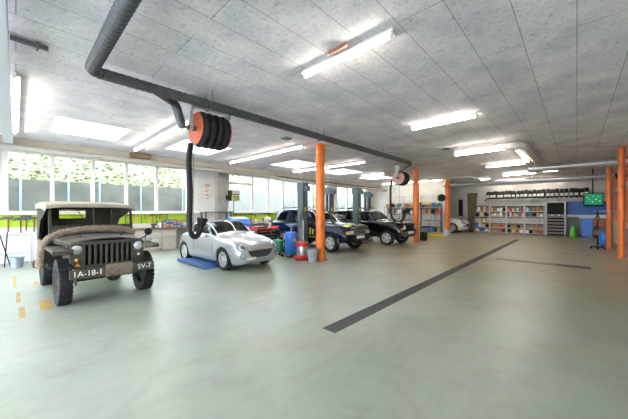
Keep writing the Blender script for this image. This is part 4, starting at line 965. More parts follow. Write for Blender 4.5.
# lime green tool boards
lime = mat('lime_tool_board', (.40, .58, .02), .55, var=.05)
for a, b, lb in ((-1.6, 5.35, 'long lime green tool board below the first window band'), (7.4, 10.3, 'lime green tool board below the second window band'), (10.4, 13.4, 'lime green tool board behind the off-roaders')):
    g = G(); g.box(XW + .002, XW + .025, a, b, 1.10, 1.48); tag(g.build('tool_board', lime, smooth=0), lb, 'tool board')
steelD = mat('tool_steel', (.14, .14, .15), .4, .8); wood = mat('tool_handle_wood', (.20, .10, .05), .6, var=.15, scale=15)
redh = mat('red_tool_handle', (.50, .04, .03), .4); orh = mat('orange_tool_handle', (.70, .25, .03), .4); blh = mat('blue_tool_handle', (.04, .10, .40), .4)
XB = XW + .025
def tool(kind, y, z, label, hm, sc=1.):
    t = thing('hammer' if kind == 'h' else {'s': 'screwdriver', 'w': 'spanner', 'p': 'pliers'}[kind], label, 'tool', (XB + .03, y, z), 0, 'tools on the green board'); t.scale = (1, sc, sc)
    g = G(); g.cyl((-.03, 0, 0), (.012, 0, 0), .005, n=6); g.build('hook', steel, t)
    if kind == 'h':
        g = G(); g.cyl((0, 0, -.30), (0, 0, .02), .017, .013, n=10); g.build('handle', hm, t)
        g = G(); g.box(-.025, .025, -.09, .06, .0, .05); g.cyl((0, .06, .025), (0, .085, .025), .03, n=12); g.prism([(-.025, 0), (.025, 0), (0, .05)], (0, -.09, .0), (0, 0, 1), (0, -1, 0), (.02, 0, 0)); g.build('head', steelD, t)
    elif kind == 's':
        g = G(); g.cyl((0, 0, -.05), (0, 0, .06), .018, .015, n=10); g.build('handle', hm, t); g = G(); g.cyl((0, 0, -.24), (0, 0, -.05), .006, n=8); g.build('blade', steel, t)
    elif kind == 'w':
        g = G(); g.box(-.005, .005, -.012, .012, -.22, .0); g.lathe([(.012, -.006), (.028, -.006), (.028, .006), (.012, .006)], (0, 0, .015), (1, 0, 0), 16); g.prism([(-.03, 0), (-.012, -.02), (.012, -.02), (.03, 0), (.03, -.03), (.012, -.055), (-.012, -.055), (-.03, -.03)], (-.006, 0, -.21), (0, 1, 0), (0, 0, 1), (.012, 0, 0)); g.build('shank', steelD, t)
    else:
        for q in (-1, 1):
            g = G(); g.tube(smoothpath([(0, 0, 0), (0, q * .03, -.06), (0, q * .028, -.16)], 4), .010, 8); g.build('handle', hm, t)
        g = G(); g.prism([(-.022, -.01), (.022, -.01), (.008, .07), (-.008, .07)], (-.008, 0, 0), (0, 1, 0), (0, 0, 1), (.016, 0, 0)); g.build('jaw', steelD, t)
left_t = [('h', -.16, 1.36, wood), ('h', .10, 1.32, wood), ('h', .22, 1.39, wood), ('h', .40, 1.34, wood), ('w', .62, 1.42, None), ('w', .68, 1.42, None)]
names_ = {'h': 'hammer', 's': 'screwdriver', 'w': 'spanner', 'p': 'pliers'}
for k, (a, y, z, m) in enumerate(left_t): tool(a, y, z, '%s on the lime board left of the olive vehicle, %s from the left' % (names_[a], ORD[k]), m, 1.35)
seq = ['p', 's', 'w', 'h', 'p', 's', 'w', 'p', 's', 'h', 'w', 'p', 's', 'w']
for k, a in enumerate(seq):
    y = 2.62 + k * .135; tool(a, y, 1.42 if k % 2 else 1.38, '%s on the lime board right of the olive vehicle, %s tool from the left' % (names_[a], ORD[k]), [orh, redh, blh, wood][k % 4])
for k, a in enumerate(['p', 'w', 's', 'h', 'p', 's', 'w', 'h']):
    y = 7.65 + k * .30; tool(a, y, 1.42, '%s on the second lime board, %s tool from the left' % (names_[a], ORD[k]), [orh, redh, blh, wood][(k + 1) % 4])
# things on the bench
def box_thing(name, label, cat, c, d, m, bev=.008, group=None, lid=None):
    t = thing(name, label, cat, (c[0], c[1], c[2]), 0, group); g = G(); g.box(-d[0] / 2, d[0] / 2, -d[1] / 2, d[1] / 2, 0, d[2]); g.build('body', m, t, smooth=0, bev=bev)
    if lid: g = G(); g.box(-d[0] / 2 - .006, d[0] / 2 + .006, -d[1] / 2 - .006, d[1] / 2 + .006, d[2], d[2] + lid[0]); g.build('lid', lid[1], t, smooth=0, bev=.004)
    return t
slate = mat('slate_grey', (.20, .22, .26), .5)
for k in range(3):
    t = thing('drawer_organiser', 'slate grey small parts organiser on the workbench, %s of three' % ['left', 'middle', 'right'][k], 'organiser', (-12.45, 4.25 + k * .28, .92), 0, 'small parts organisers'); hh = .30 + .04 * (k == 1)
    g = G(); g.box(-.09, .09, -.13, .13, 0, hh); g.build('case', slate, t, smooth=0, bev=.006)
    for r in range(4):
        for c in range(2):
            g = G(); g.box(.09, .10, -.12 + c * .122, -.004 + c * .122, .015 + r * .07, .075 + r * .07); g.box(.10, .112, -.08 + c * .122, -.045 + c * .122, .03 + r * .07, .045 + r * .07); g.build('drawer', [greymetal, orh, greymetal, blh][(r + c + k) % 4], t, smooth=0)
def bottle(x, y, z, r, h, m, capm, label, cat='bottle', group=None, n=16):
    t = thing('bottle', label, cat, (x, y, z), 0, group); g = G(); g.lathe([(0, 0), (r * .95, 0), (r, .01), (r, h * .68), (r * .8, h * .78), (r * .35, h * .86), (r * .35, h * .9), (0, h * .9)], (0, 0, 0), n=n); g.build('body', m, t); g = G(); g.cyl((0, 0, h * .9), (0, 0, h), r * .42, n=12); g.build('cap', capm, t); return t
wplast = mat('white_plastic', (.72, .72, .70), .4)
bottle(-12.3, 4.0, .92, .05, .27, wplast, black, 'white bottle on the workbench left of the organisers')
t = thing('bench_vice', 'dark bench vice on the workbench beside the white bottle', 'vice', (-12.28, 3.75, .92)); g = G(); g.box(-.1, .06, -.06, .06, 0, .05); g.box(-.09, .02, -.045, .045, .05, .16); g.box(-.05, .0, -.09, .09, .12, .18); g.build('body', steelD, t, smooth=0, bev=.008); g = G(); g.box(.04, .09, -.09, .09, .1, .18); g.cyl((.09, 0, .12), (.2, 0, .12), .018, n=10); g.cyl((.19, -.09, .12), (.19, .09, .12), .008, n=8); g.build('moving_jaw', steelD, t, bev=.004)
box_thing('tool_case', 'low red brown tool case on the workbench left part', 'case', (-12.35, 2.75, .92), (.3, .5, .12), mat('red_brown_case', (.35, .10, .06), .5), lid=(.012, redh))
# funnel stand, mesh rack, buckets at far left
t = thing('wire_rack', 'grey wire mesh rack against the wall at the far left', 'rack', (-12.35, -.45, 0)); g = G()
for y in (-.75, .75):
    for x in (-.25, .2): g.cyl((x, y, 0), (x, y, .92), .014, n=8)
for z in (.3, .88):
    for x in (-.25, .2): g.cyl((x, -.75, z), (x, .75, z), .01, n=6)
    for y in (-.75, .75): g.cyl((-.25, y, z), (.2, y, z), .01, n=6)
g.build('frame', steel, t); g = G()
for k in range(16): y = -.75 + k * .1; g.cyl((-.25, y, .885), (.2, y, .885), .004, n=5); g.cyl((.2, y, .3), (.2, y, .88), .003, n=5)
for k in range(7): g.cyl((.2, -.75, .36 + k * .08), (.2, .75, .36 + k * .08), .003, n=5)
g.build('mesh', steel, t)
bucket_m = mat('zinc_bucket', (.32, .37, .42), .4, .6, var=.15)
def bucket(x, y, r, h, label, m, handle=True, z=0.):
    t = thing('bucket', label, 'bucket', (x, y, z)); g = G(); g.lathe([(0, 0), (r * .8, 0), (r, h), (r + .012, h), (r + .012, h - .02), (r - .004, h - .02), (r * .78, .012), (0, .012)], (0, 0, 0), n=28); g.build('body', m, t)
    if handle: g = G(); g.tube([(0, r * math.cos(a), h - .02 + r * .95 * math.sin(a)) for a in [PI * k / 12 for k in range(13)]], .005, 6); g.build('handle', steel, t)
    return t
bucket(-11.55, .02, .15, .30, 'blue grey metal bucket on the floor left of the olive vehicle', bucket_m)
t = thing('leaning_pipe', 'two dark steel rods leaning on the wire rack at the far left', 'rods', (-11.9, -.22, 0)); g = G(); g.tube([(.25, .12, .014), (-.2, -.12, 1.0)], .014, 8); g.build('rod', black, t); g = G(); g.tube([(.2, .0, .014), (-.2, .05, .98)], .014, 8); g.build('rod', black, t)
t = thing('radiator', 'white ribbed radiator below the lime board left of the olive vehicle', 'radiator', (-12.1, .62, 0)); g = G()
for k in range(6): g.box(-.04, .04, -.21 + k * .075, -.17 + k * .075, .14, .82)
g.build('rib', white, t, smooth=0, bev=.008); g = G(); g.box(-.025, .025, -.22, .22, .16, .22); g.box(-.025, .025, -.22, .22, .74, .80); g.box(-.03, .03, -.16, -.12, 0, .16); g.box(-.03, .03, .12, .16, 0, .16); g.build('header_pipe', white, t, smooth=0)
t = thing('trolley_jack', 'low dark trolley jack on the floor between bucket and olive vehicle', 'jack', (-11.4, .50, 0)); g = G(); g.box(-.3, .3, -.13, -.10, .04, .15); g.box(-.3, .3, .10, .13, .04, .15); g.box(-.3, -.2, -.1, .1, .05, .12); g.build('frame', darkgrey, t, smooth=0, bev=.006)
for x in (-.25, .25):
    for y in (-.15, .15): g = G(); g.cyl((x, y - .02, .045), (x, y + .02, .045), .045, n=16); g.build('wheel', steelD, t)
g = G(); g.beam((-.2, 0, .1), (.22, 0, .2), .08, .05); g.cyl((.22, 0, .2), (.22, 0, .24), .05, n=14); g.build('lifting_arm', darkgrey, t); g = G(); g.cyl((-.28, 0, .13), (-.45, .3, .75), .013, n=8); g.build('handle', steel, t)
t = thing('leaning_panel', 'white panel leaning on the wall below the tool board at far left', 'panel', (XW + .06, .3, 0)); g = G(); g.box(-.03, .0, -1.2, 1.3, .02, 1.06); g.build('board', mat('white_board', (.70, .72, .74), .5), t, smooth=0)  # only a plain white panel below the tool board
# ------------------------------------------------------------- wall bits between windows
t = thing('wall_poster', 'white notice with red lines on the wall left of the grey pier', 'poster', (XW + .004, 6.18, 2.48)); g = G(); g.box(-.003, .004, -.17, .17, -.42, .42); g.build('sheet', mat('notice_paper', (.72, .70, .64), .7), t, smooth=0)
g = G(); rp = random.Random(4)
g.box(.004, .006, -.13, .13, .30, .36)
for k in range(9): z = .22 - k * .065; g.box(.004, .006, -.12 + (.12 if k % 3 == 1 else 0), .0 + rp.uniform(.04, .12), z, z + .022)
g.build('red_lines', mat('notice_red', (.55, .10, .05), .7), t, smooth=0)
t = thing('battery_charger', 'black and yellow battery charger on a pole by the second window band', 'charger', (-11.75, 7.0, 0)); g = G(); g.box(-.18, .18, -.22, .22, 2.08, 2.56); g.box(-.18, .18, -.32, -.22, 2.12, 2.34); g.build('case', black, t, smooth=0, bev=.015)
g = G(); g.box(.18, .186, -.2, .2, 2.30, 2.34); g.box(.18, .186, -.2, -.17, 2.13, 2.30); g.box(.18, .186, .17, .2, 2.13, 2.30); g.box(.18, .186, -.2, .2, 2.10, 2.13); g.build('yellow_trim', mat('charger_yellow', (.70, .60, .05), .4), t, smooth=0)
g = G(); g.box(.18, .184, -.15, .15, 2.16, 2.27); g.build('display', slate, t, smooth=0); g = G(); g.cyl((0, 0, 0.02), (0, 0, 2.08), .022, n=10); g.box(-.15, .15, -.2, .2, 0, .02); g.build('pole', darkgrey, t)
g = G(); g.box(.18, .19, -.18, .18, 2.38, 2.52); g.build('top_unit', greymetal, t, smooth=0)
t = thing('equipment_table', 'dark green steel worktable behind the silver car roof', 'table', (-11.85, 6.2, 0)); g = G(); g.box(-.24, .24, -.66, .66, 1.52, 1.57); g.build('top', mat('dark_green_enamel', (.05, .09, .06), .5, var=.15), t, smooth=0, bev=.006)
g = G()
for x in (-.2, .2):
    for y in (-.6, .6): g = G(); g.box(x - .025, x + .025, y - .025, y + .025, 0, 1.52); g.build('leg', darkgrey, t, smooth=0); g = G(); g.box(-.22, .22, -.62, .62, .7, .73); g.build('lower_shelf', darkgrey, t, smooth=0)
box_thing('engine_part', 'dark gearbox casing on the lower shelf of the green worktable', 'machine part', (-11.85, 5.9, .7301), (.36, .42, .35), steelD, .04)
box_thing('storage_bin', 'brown cardboard box on the lower shelf of the green worktable', 'box', (-11.85, 6.45, .7301), (.36, .42, .3), mat('cardboard', (.38, .25, .13), .8), .01)
# blue hood machine, grinder, bench of the second band
blue = mat('blue_enamel', (.02, .17, .68), .35, var=.08)
t = thing('workbench', 'long dark cluttered workbench under the second window band', 'workbench', (-12.3, 9.9, 0)); g = G(); g.box(-.38, .35, -2.5, 3.6, .88, .94); g.build('top', benchtop, t, smooth=0, bev=.006); g = G()
for y in (-2.4, -.5, 1.5, 3.5):
    for x in (-.33, .3): g.box(x - .03, x + .03, y - .03, y + .03, 0, .88)
g.box(-.3, .3, -2.4, 3.5, .25, .28); g.build('leg_frame', darkgrey, t, smooth=0)
t = thing('parts_washer', 'bright blue parts washer hood behind the silver car', 'parts washer', (-11.0, 6.82, 0)); g = G(); g.box(-.3, .3, -.42, .42, .5, 1.05); g.build('tank', blue, t, smooth=0, bev=.02); g = G(); g.prism([(-.3, 1.05), (.3, 1.05), (.2, 1.25), (-.3, 1.34)], (0, -.42, 0), (1, 0, 0), (0, 0, 1), (0, .84, 0)); g.build('lid', blue, t, smooth=0, bev=.02); g = G()
for x in (-.25, .25):
    for y in (-.37, .37): g.box(x - .025, x + .025, y - .025, y + .025, 0, .5)
g.build('leg', darkgrey, t, smooth=0)
t = thing('bench_grinder', 'white bench grinder on a dark bench behind the silver car bonnet', 'grinder', (-12.15, 9.2, .94)); g = G(); g.cyl((0, -.14, .2), (0, .14, .2), .11, n=22); g.box(-.1, .1, -.09, .09, 0, .12); g.build('motor', wplast, t, bev=.006)
for q in (-1, 1):
    g = G(); g.cyl((0, q * .17, .2), (0, q * .20, .2), .10, n=24); g.build('grinding_wheel', slate, t); g = G(); g.lathe([(.115, -.03), (.125, -.03), (.125, .03), (.115, .03)], (0, q * .185, .2), (0, 1, 0), 24); g.build('guard', wplast, t)
rr = random.Random(11); pal = [redh, blh, black, wplast, orh, mat('green_plastic', (.05, .30, .10), .4), slate, mat('charger_yellow', (.7, .6, .05))]
cn = {0: 'red', 1: 'blue', 2: 'black', 3: 'white', 4: 'orange', 5: 'green', 6: 'grey', 7: 'yellow'}
yb = 7.75
for k in range(12):
    d = (rr.uniform(.18, .3), rr.uniform(.16, .26), rr.uniform(.10, .28)); ci = [2, 4, 3, 6, 2, 0, 5, 7, 1, 2, 3, 0][k]
    if abs(yb - 9.2) < .38: yb = 9.6
    if k % 3 == 2: bottle(-12.25, yb, .94, .055, d[2] + .08, pal[ci], black, '%s bottle on the cluttered bench under the second windows, %s item from the left' % (cn[ci], ORD[k]), group='bench clutter')
    else: box_thing('tool_box', '%s tool box on the cluttered bench under the second windows, %s item from the left' % (cn[ci], ORD[k]), 'box', (-12.25, yb, .94), d, pal[ci], .01, 'bench clutter', (.01, black))
    yb += .42
# red and black tool trolley
t = thing('tool_trolley', 'black tool trolley with a red top tray beside the silver car bonnet', 'trolley', (-9.55, 7.1, 0)); g = G(); g.box(-.28, .28, -.5, .5, .12, .82); g.build('cabinet', mat('black_enamel', (.02, .02, .022), .35), t, smooth=0, bev=.01)
g = G(); g.box(-.31, .31, -.55, .55, .82, .90); g.box(-.31, .31, -.55, -.52, .90, .96); g.box(-.31, .31, .52, .55, .90, .96); g.build('top_tray', mat('red_enamel', (.50, .02, .02), .35), t, smooth=0, bev=.008)
for r in range(5): g = G(); g.box(.28, .295, -.46, .46, .15 + r * .13, .265 + r * .13); d = g.build('drawer', mat('black_enamel', (.02, .02, .022), .35), t, smooth=0, bev=.004); g = G(); g.box(.295, .31, -.4, .4, .235 + r * .13, .25 + r * .13); g.build('handle', steel, d, smooth=0)
for x in (-.22, .22):
    for y in (-.42, .42): g = G(); g.cyl((x, y - .02, .055), (x, y + .02, .055), .055, n=14); g.box(x - .015, x + .015, y - .025, y + .025, .05, .12); g.build('castor', rubber, t)
box_thing('tool_box', 'dark spanner set case lying on the red trolley tray', 'case', (-9.55, 6.95, .90), (.35, .45, .07), steelD, .01); bottle(-9.5, 7.4, .90, .05, .24, wplast, redh, 'white spray bottle on the red trolley tray')
# drums and waste-oil gear in front of the lift
green = mat('green_enamel', (.02, .22, .09), .4, var=.1)
t = thing('oil_cart', 'green oil cart with white label beside the blue oil drainer', 'oil cart', (-8.0, 6.75, 0)); g = G(); g.box(-.26, .22, -.24, .24, .10, .54); g.build('tank', green, t, smooth=0, bev=.03); g = G(); g.box(.22, .226, -.1, .08, .30, .46); g.build('label', mat('plate_white', (.8, .8, .78), .4), t, smooth=0)
for y in (-.22, .22): g = G(); g.cyl((-.15, y - .03, .1), (-.15, y + .03, .1), .1, n=18); g.cyl((.16, y - .02, .05), (.16, y + .02, .05), .05, n=14); g.build('wheel', rubber, t)
g = G(); g.tube(smoothpath([(-.26, -.2, .48), (-.34, -.2, .85), (-.34, .2, .85), (-.26, .2, .48)]), .014, 8); g.build('handle', darkgrey, t); g = G(); g.cyl((0, 0, .54), (0, 0, .62), .06, n=14); g.tube(smoothpath([(0, 0, .62), (.1, .1, .78), (.22, .0, .65), (.28, -.1, .4), (.27, -.12, .25)]), .012, 8); g.build('hose', black, t)
t = thing('waste_oil_drainer', 'bright blue wheeled waste oil drainer with orange badge', 'oil drainer', (-7.32, 6.62, 0)); g = G(); g.lathe([(0, .12), (.20, .12), (.22, .15), (.22, .80), (.20, .86), (0, .88)], (0, 0, 0), n=28); g.build('tank', blue, t)
g = G(); g.lathe([(0, 0), (.07, 0), (.07, .006), (0, .006)], (.214, -.05, .60), (1, -.2, 0), 18); g.build('badge', orh, t)
g = G(); g.box(-.25, .25, -.27, .27, .08, .12); g.tube([(.2, .3, .1), (.2, .3, 1.05)], .016, 8); g.tube([(-.2, .3, .1), (-.2, .3, 1.05), (.2, .3, 1.05)], .016, 8); g.build('frame', darkgrey, t)
for x in (-.2, .2):
    for y in (-.24, .24): g = G(); g.cyl((x, y - .02, .05), (x, y + .02, .05), .05, n=14); g.build('castor', rubber, t)
g = G(); g.cyl((0, 0, .88), (0, 0, 1.02), .02, n=10); g.lathe([(.02, 0), (.2, .1), (.21, .12), (.19, .11), (.02, .02)], (0, 0, 1.02), n=22); g.build('funnel', steel, t)
red = mat('red_enamel', (.50, .02, .02), .35)
t = thing('waste_oil_can', 'silver cylinder on a red base with a red collar beside the grey bucket', 'oil drainer', (-6.64, 6.50, 0))
g = G(); g.lathe([(0, .03), (.27, .03), (.285, .06), (.285, .11), (.2, .15), (0, .15)], (0, 0, 0), n=28); g.build('base', red, t); g = G(); g.lathe([(.18, .15), (.185, .16), (.185, .46), (.18, .47), (0, .47)], (0, 0, 0), n=28); g.build('cylinder', steel, t); g = G(); g.lathe([(.19, .44), (.215, .45), (.215, .56), (.19, .58), (0, .58)], (0, 0, 0), n=28); g.build('collar', red, t)
g = G(); g.cyl((0, .05, .58), (0, .05, 1.30), .028, n=12); g.cyl((0, -.06, .58), (0, -.06, 1.05), .016, n=10); g.build('pump_tube', greymetal, t); g = G(); g.tube(smoothpath([(0, .05, 1.3), (.06, .1, 1.38), (.16, .12, 1.2), (.2, .05, .8)]), .012, 8); g.build('hose', black, t)
for a in (.5, 2.6, 4.7): g = G(); g.cyl((.24 * math.cos(a), .24 * math.sin(a) - .015, .02), (.24 * math.cos(a), .24 * math.sin(a) + .015, .02), .02, n=10); g.build('castor', rubber, t)
bucket(-6.10, 6.44, .185, .40, 'grey dented bin standing at the foot of the first orange column', mat('dirty_grey_plastic', (.25, .25, .25), .6, var=.2), handle=False)

# ------------------------------------------------------------- rear left racks against the partition
rackm = mat('rack_steel', (.42, .42, .40), .5, .4)
pal2 = [(redh, 'red'), (blh, 'blue'), (black, 'black'), (wplast, 'white'), (orh, 'orange'), (pal[5], 'green'), (mat('teal_plastic', (.03, .22, .26), .4), 'teal'), (mat('cardboard', (.38, .25, .13), .8), 'brown')]
def rack(x0, x1, y, zs, label, depth=.45, uprights=2, top=2.0):
    t = thing('shelf_rack', label, 'shelf', ((x0 + x1) / 2, y, 0)); w = (x1 - x0) / 2
    for k in range(uprights):
        x = -w + 2 * w * k / (uprights - 1); g = G()
        for q in (-depth / 2, depth / 2): g.box(x - .02, x + .02, q - .02, q + .02, 0, top)
        g.build('upright', rackm, t, smooth=0)
    for z in zs: g = G(); g.box(-w, w, -depth / 2, depth / 2, z - .035, z); g.build('shelf_board', rackm, t, smooth=0)
    g = G(); g.box(-w, w, depth / 2 - .02, depth / 2, .1, 1.9); g.build('back_panel', mat('shaded_shelf_back', (.16, .155, .15), .7), t, smooth=0)  # dark sheet added for the shade in the gaps between the stock
    return t
items = 0
for q, (x0, x1) in enumerate(((-11.3, -9.9), (-9.85, -8.45), (-8.4, -7.0))):
    rack(x0, x1, 20.55, [.12, .55, 1.0, 1.42, 1.88], 'steel storage rack before the white partition, %s from the left' % ORD[q])
    for r, z in enumerate((.12, .55, 1.0, 1.42, 1.88)):
        x = x0 + .14; k = 0
        while x < x1 - .12 and k < 9:
            w = rr.uniform(.15, .27); ci = rr.choice((0, 1, 2, 2, 2, 3, 4, 6, 7, 7, 7, 2)); m, c = pal2[ci]; h = rr.uniform(.22, .34) if r not in (1, 2) else rr.uniform(.30, .37)
            lb = ', %s on the %s shelf of the %s partition rack' % (ORD[k], ['lowest', 'second lowest', 'middle', 'second highest', 'top'][r], ['left', 'middle', 'right'][q])
            if (k + r + q) % 3 == 0 and r == 3: bottle(x + w / 2, 20.4, z, w * .38, h, m, black, '%s bottle' % c + lb, group='rack stock', n=10)
            else: box_thing('storage_box', '%s box' % c + lb, 'box', (x + w / 2, 20.42, z), (w - .02, .24, h), m if r not in (1, 2) else greymetal, .006, 'rack stock') if r not in (1, 2) else box_thing('metal_box', 'grey metal box' + lb, 'box', (x + w / 2, 20.42, z), (w - .02, .24, h), greymetal, .006, 'rack stock')
            x += w + .008; k += 1
t = thing('wire_fence', 'grey wire mesh panel above the partition racks', 'mesh panel', (-9.2, 20.9, 1.9)); g = G()
for x in (-2.0, -.7, .7, 2.0): g.cyl((x, 0, -1.9), (x, 0, .85), .014, n=6)
for z in (.3, .82): g.cyl((-2.0, 0, z), (2.0, 0, z), .010, n=6)
g.build('frame', greymetal, t); g = G()
for k in range(27): g.cyl((-1.95 + k * .15, 0, .3), (-1.95 + k * .15, 0, .82), .004, n=4)
g.build('mesh', greymetal, t)
t = thing('fabric_roll', 'pale yellow roll with a dark strap lying on the partition rack behind the second hose', 'roll', (-8.35, 20.33, 1.98 + .14)); g = G(); g.cyl((-.75, 0, 0), (.75, 0, 0), .13, n=22); g.build('roll', mat('yellow_roll', (.55, .42, .18), .8), t); g = G(); g.lathe([(.132, -.05), (.142, -.05), (.142, .05), (.132, .05)], (.05, 0, 0), (1, 0, 0), 22); g.build('strap', black, t)
t = thing('hose_pile', 'yellow air hose coiled on the floor behind the second orange column', 'hose', (-6.45, 17.6, 0)); g = G(); rh = random.Random(2)
pts = []
for k in range(150):
    a = k * .27; r = .30 + .14 * math.sin(k * .21) + .09 * rh.random(); pts.append((r * 1.3 * math.cos(a), r * 1.5 * math.sin(a), .02 + .0009 * k + .02 * abs(math.sin(k * .5))))
g.tube(pts, .018, 6); g.build('hose', mat('yellow_hose', (.62, .50, .03), .5), t)
box_thing('waste_bin', 'black square bin just right of the second orange column foot', 'bin', (-6.05, 15.1, 0), (.3, .3, .46), black, .03, lid=(.03, darkgrey))
t = thing('wall_fan', 'black round fan fixed on the third orange column', 'fan', (-6.42, 18.95, 2.45)); g = G(); g.lathe([(0, -.05), (.06, -.05), (.06, .02), (0, .02)], (0, 0, 0), (.3, -1, 0), 18); g.lathe([(0, .0), (.235, .0), (.235, .03), (0, .03)], (0, 0, 0), (.3, -1, 0), 26); g.beam((0, .03, 0), (.16, .17, 0), .04, .04); g.build('motor', black, t); g = G()
for r in (.08, .14, .20, .245): g.tube([Vector((0, -.05, 0)) + Vector((r * math.cos(a) * .958, r * math.cos(a) * .287, r * math.sin(a))) for a in [2 * PI * k / 24 for k in range(24)]], .007, 5, closed=True)
for k in range(12): a = 2 * PI * k / 12; g.cyl((0, -.05, 0), (.245 * math.cos(a) * .958, -.05 + .245 * math.cos(a) * .287, .245 * math.sin(a)), .004, n=4)
g.build('cage', black, t); g = G()
for k in range(4): a = PI / 2 * k; d = Vector((math.cos(a) * .958, math.cos(a) * .287, math.sin(a))); e = Vector((-math.sin(a) * .958, -math.sin(a) * .287, math.cos(a))); o = Vector((0, -.03, 0)); g.face([g.v(o + d * .03 - e * .02), g.v(o + d * .22 - e * .08), g.v(o + d * .22 + e * .08), g.v(o + d * .03 + e * .02)])
g.build('blade', darkgrey, t, solid=.006)
# curtain and dark slot on the back wall left of shelves
g = G(); rows = [[(-6.12 + .08 * (1 - z / 2.95) + (.36 + .36 * z / 2.95) * j / 24, 23.6 + .045 * math.sin(j * 1.3), z) for j in range(25)] for z in [.03 + 2.92 * i / 8 for i in range(9)]]
g.sheet(rows); tag(g.build('curtain', mat('brown_curtain', (.17, .13, .07), .9, var=.15), solid=.008), 'brown fabric curtain hanging left of the long shelves', 'curtain')
t = thing('dark_wall_slot', 'tall narrow dark slot in the rear wall above the white car', 'cabinet', (-6.75, 24.3, 1.2)); g = G(); g.box(-.14, .14, -.1, .09, 0, 1.3); g.build('body', darkgrey, t, smooth=0, bev=.006); g = G(); g.box(-.12, .12, -.115, -.1, .02, 1.28); g.build('door', black, t, smooth=0)  # dark upright box standing for the slot in the wall

# ------------------------------------------------------------- long shelf wall
shm = mat('pale_shelf_steel', (.55, .54, .52), .5, .2, var=.06)
SX = [-5.70, -4.67, -3.65, -2.62, -1.56]; YS = 23.95; LV = [.10, .42, .78, 1.22, 1.58]
for b in range(4):
    x0, x1 = SX[b], SX[b + 1]; w = (x1 - x0) / 2
    t = thing('shelf_unit', 'pale grey steel shelf bay on the back wall, %s from the left' % ORD[b], 'shelf', ((x0 + x1) / 2, YS, 0), 0, 'shelf bays')
    for s_ in (-1, 1): g = G(); g.box(s_ * w - (.035 if s_ > 0 else 0) , s_ * w + (0 if s_ > 0 else .035), -.25, .25, 0, 2.0); g.build('side_panel', shm, t, smooth=0)
    for z in LV + [2.0]: g = G(); g.box(-w + .035, w - .035, -.25, .25, z - .035, z); g.build('shelf_board', shm, t, smooth=0)
    g = G(); g.box(-w + .035, w - .035, .235, .25, 0, 2.0); g.build('back_panel', mat('shaded_shelf_back', (.16, .155, .15), .7), t, smooth=0)  # back darkened: the shade inside the bay is in its colour
    g = G(); g.box(-w, w, -.25, .25, 2.0, 2.03); g.build('top_panel', mat('black_enamel', (.02, .02, .022), .35) if b in (0,) else shm, t, smooth=0)
    if b > 0:
        for q, z in enumerate((.79, .90, 1.01)):
            g = G(); g.box(-w + .05, w - .05, -.245, .2, z, z + .095); d = g.build('drawer', shm, t, smooth=0, bev=.006); g = G(); g.box(-w + .15, w - .15, -.26, -.245, z + .055, z + .075); g.build('handle', darkgrey, d, smooth=0)
W_, B_, O_, Y_, R_c, K_, T_, N_ = (wplast, 'white'), (blh, 'blue'), (mat('dull_orange', (.42, .19, .06), .5), 'orange'), (mat('charger_yellow', (.7, .6, .05)), 'yellow'), (redh, 'red'), (black, 'black'), (pal2[6][0], 'teal'), (pal2[7][0], 'brown')
cream = (mat('cream_plastic', (.62, .52, .36), .5), 'cream'); bigblue = (blue, 'bright blue')
stock = {0: {4: [W_, W_, O_, cream, O_], 3: [K_, cream, K_], 2: [W_, cream, Y_, W_, Y_], 1: [bigblue, W_, cream, K_], 0: [W_, bigblue, W_]},
         1: {4: [cream, O_, W_, W_, K_], 3: [W_, W_, cream, W_, O_], 1: [O_, N_, O_, R_c, O_], 0: [O_, N_, R_c, K_]},
         2: {4: [cream, R_c, W_, O_, W_, T_, R_c], 3: [R_c, W_, O_, Y_, W_, R_c, W_], 1: [K_, N_, O_, K_, N_], 0: [K_, Y_, R_c, W_]},
         3: {4: [W_, T_, O_, O_, N_], 3: [T_, T_, K_, Y_, W_], 1: [O_, N_, O_, N_], 0: [W_, K_, N_, R_c, R_c]}}
LN = ['bottom', 'second lowest', 'middle', 'second highest', 'highest']
for b, lv in stock.items():
    for l, its in lv.items():
        x0, x1 = SX[b] + .05, SX[b + 1] - .05; p = (x1 - x0) / len(its)
        hmax = ((LV + [2.0])[l + 1] - LV[l]) - .06
        for k, (m, c) in enumerate(its):
            x = x0 + p * (k + .5); big = l == 0 and b == 0; h = hmax * (rr.uniform(.6, .95) if not big else .95); wd = p * rr.uniform(.72, .9)
            lb = ', %s on the %s shelf of back bay %s' % (ORD[k], LN[l], ['at far left', 'second from left', 'second from right', 'at far right'][b])
            if big or (k % 2 == 0 and l >= 2): bottle(x, YS - .12, LV[l], min(wd / 2, .14), h, m, black if c != 'black' else redh, ('%s drum' if big else '%s bottle') % c + lb, 'drum' if big else 'bottle', 'stock on the long shelves', 12)
            else: box_thing('storage_box', '%s box' % c + lb, 'box', (x, YS - .12, LV[l]), (wd, .22, h), m, .006, 'stock on the long shelves')
# open dark drawer cabinet
x0, x1 = -1.50, -.52; w = (x1 - x0) / 2
t = thing('drawer_cabinet', 'tall grey cabinet with open dark top and stacked trays right of the shelves', 'cabinet', ((x0 + x1) / 2, YS, 0))
for s_ in (-1, 1): g = G(); g.box(s_ * w - (.06 if s_ > 0 else 0), s_ * w + (0 if s_ > 0 else .06), -.25, .25, 0, 2.2); g.build('side_panel', shm, t, smooth=0)
g = G(); g.box(-w, w, -.25, .25, 2.14, 2.2); g.build('top_panel', shm, t, smooth=0); g = G(); g.box(-w + .06, w - .06, .2, .25, 0, 2.14); g.build('back_panel', black, t, smooth=0)
for k in range(6):
    z = .12 + k * .21; g = G(); g.box(-w + .07, w - .07, -.24, .15, z, z + .10); d = g.build('tray', mat('dusty_grey', (.24, .23, .21), .6), t, smooth=0, bev=.006); g = G(); g.box(-w + .2, w - .2, -.255, -.24, z + .05, z + .07); g.build('handle', darkgrey, d, smooth=0)
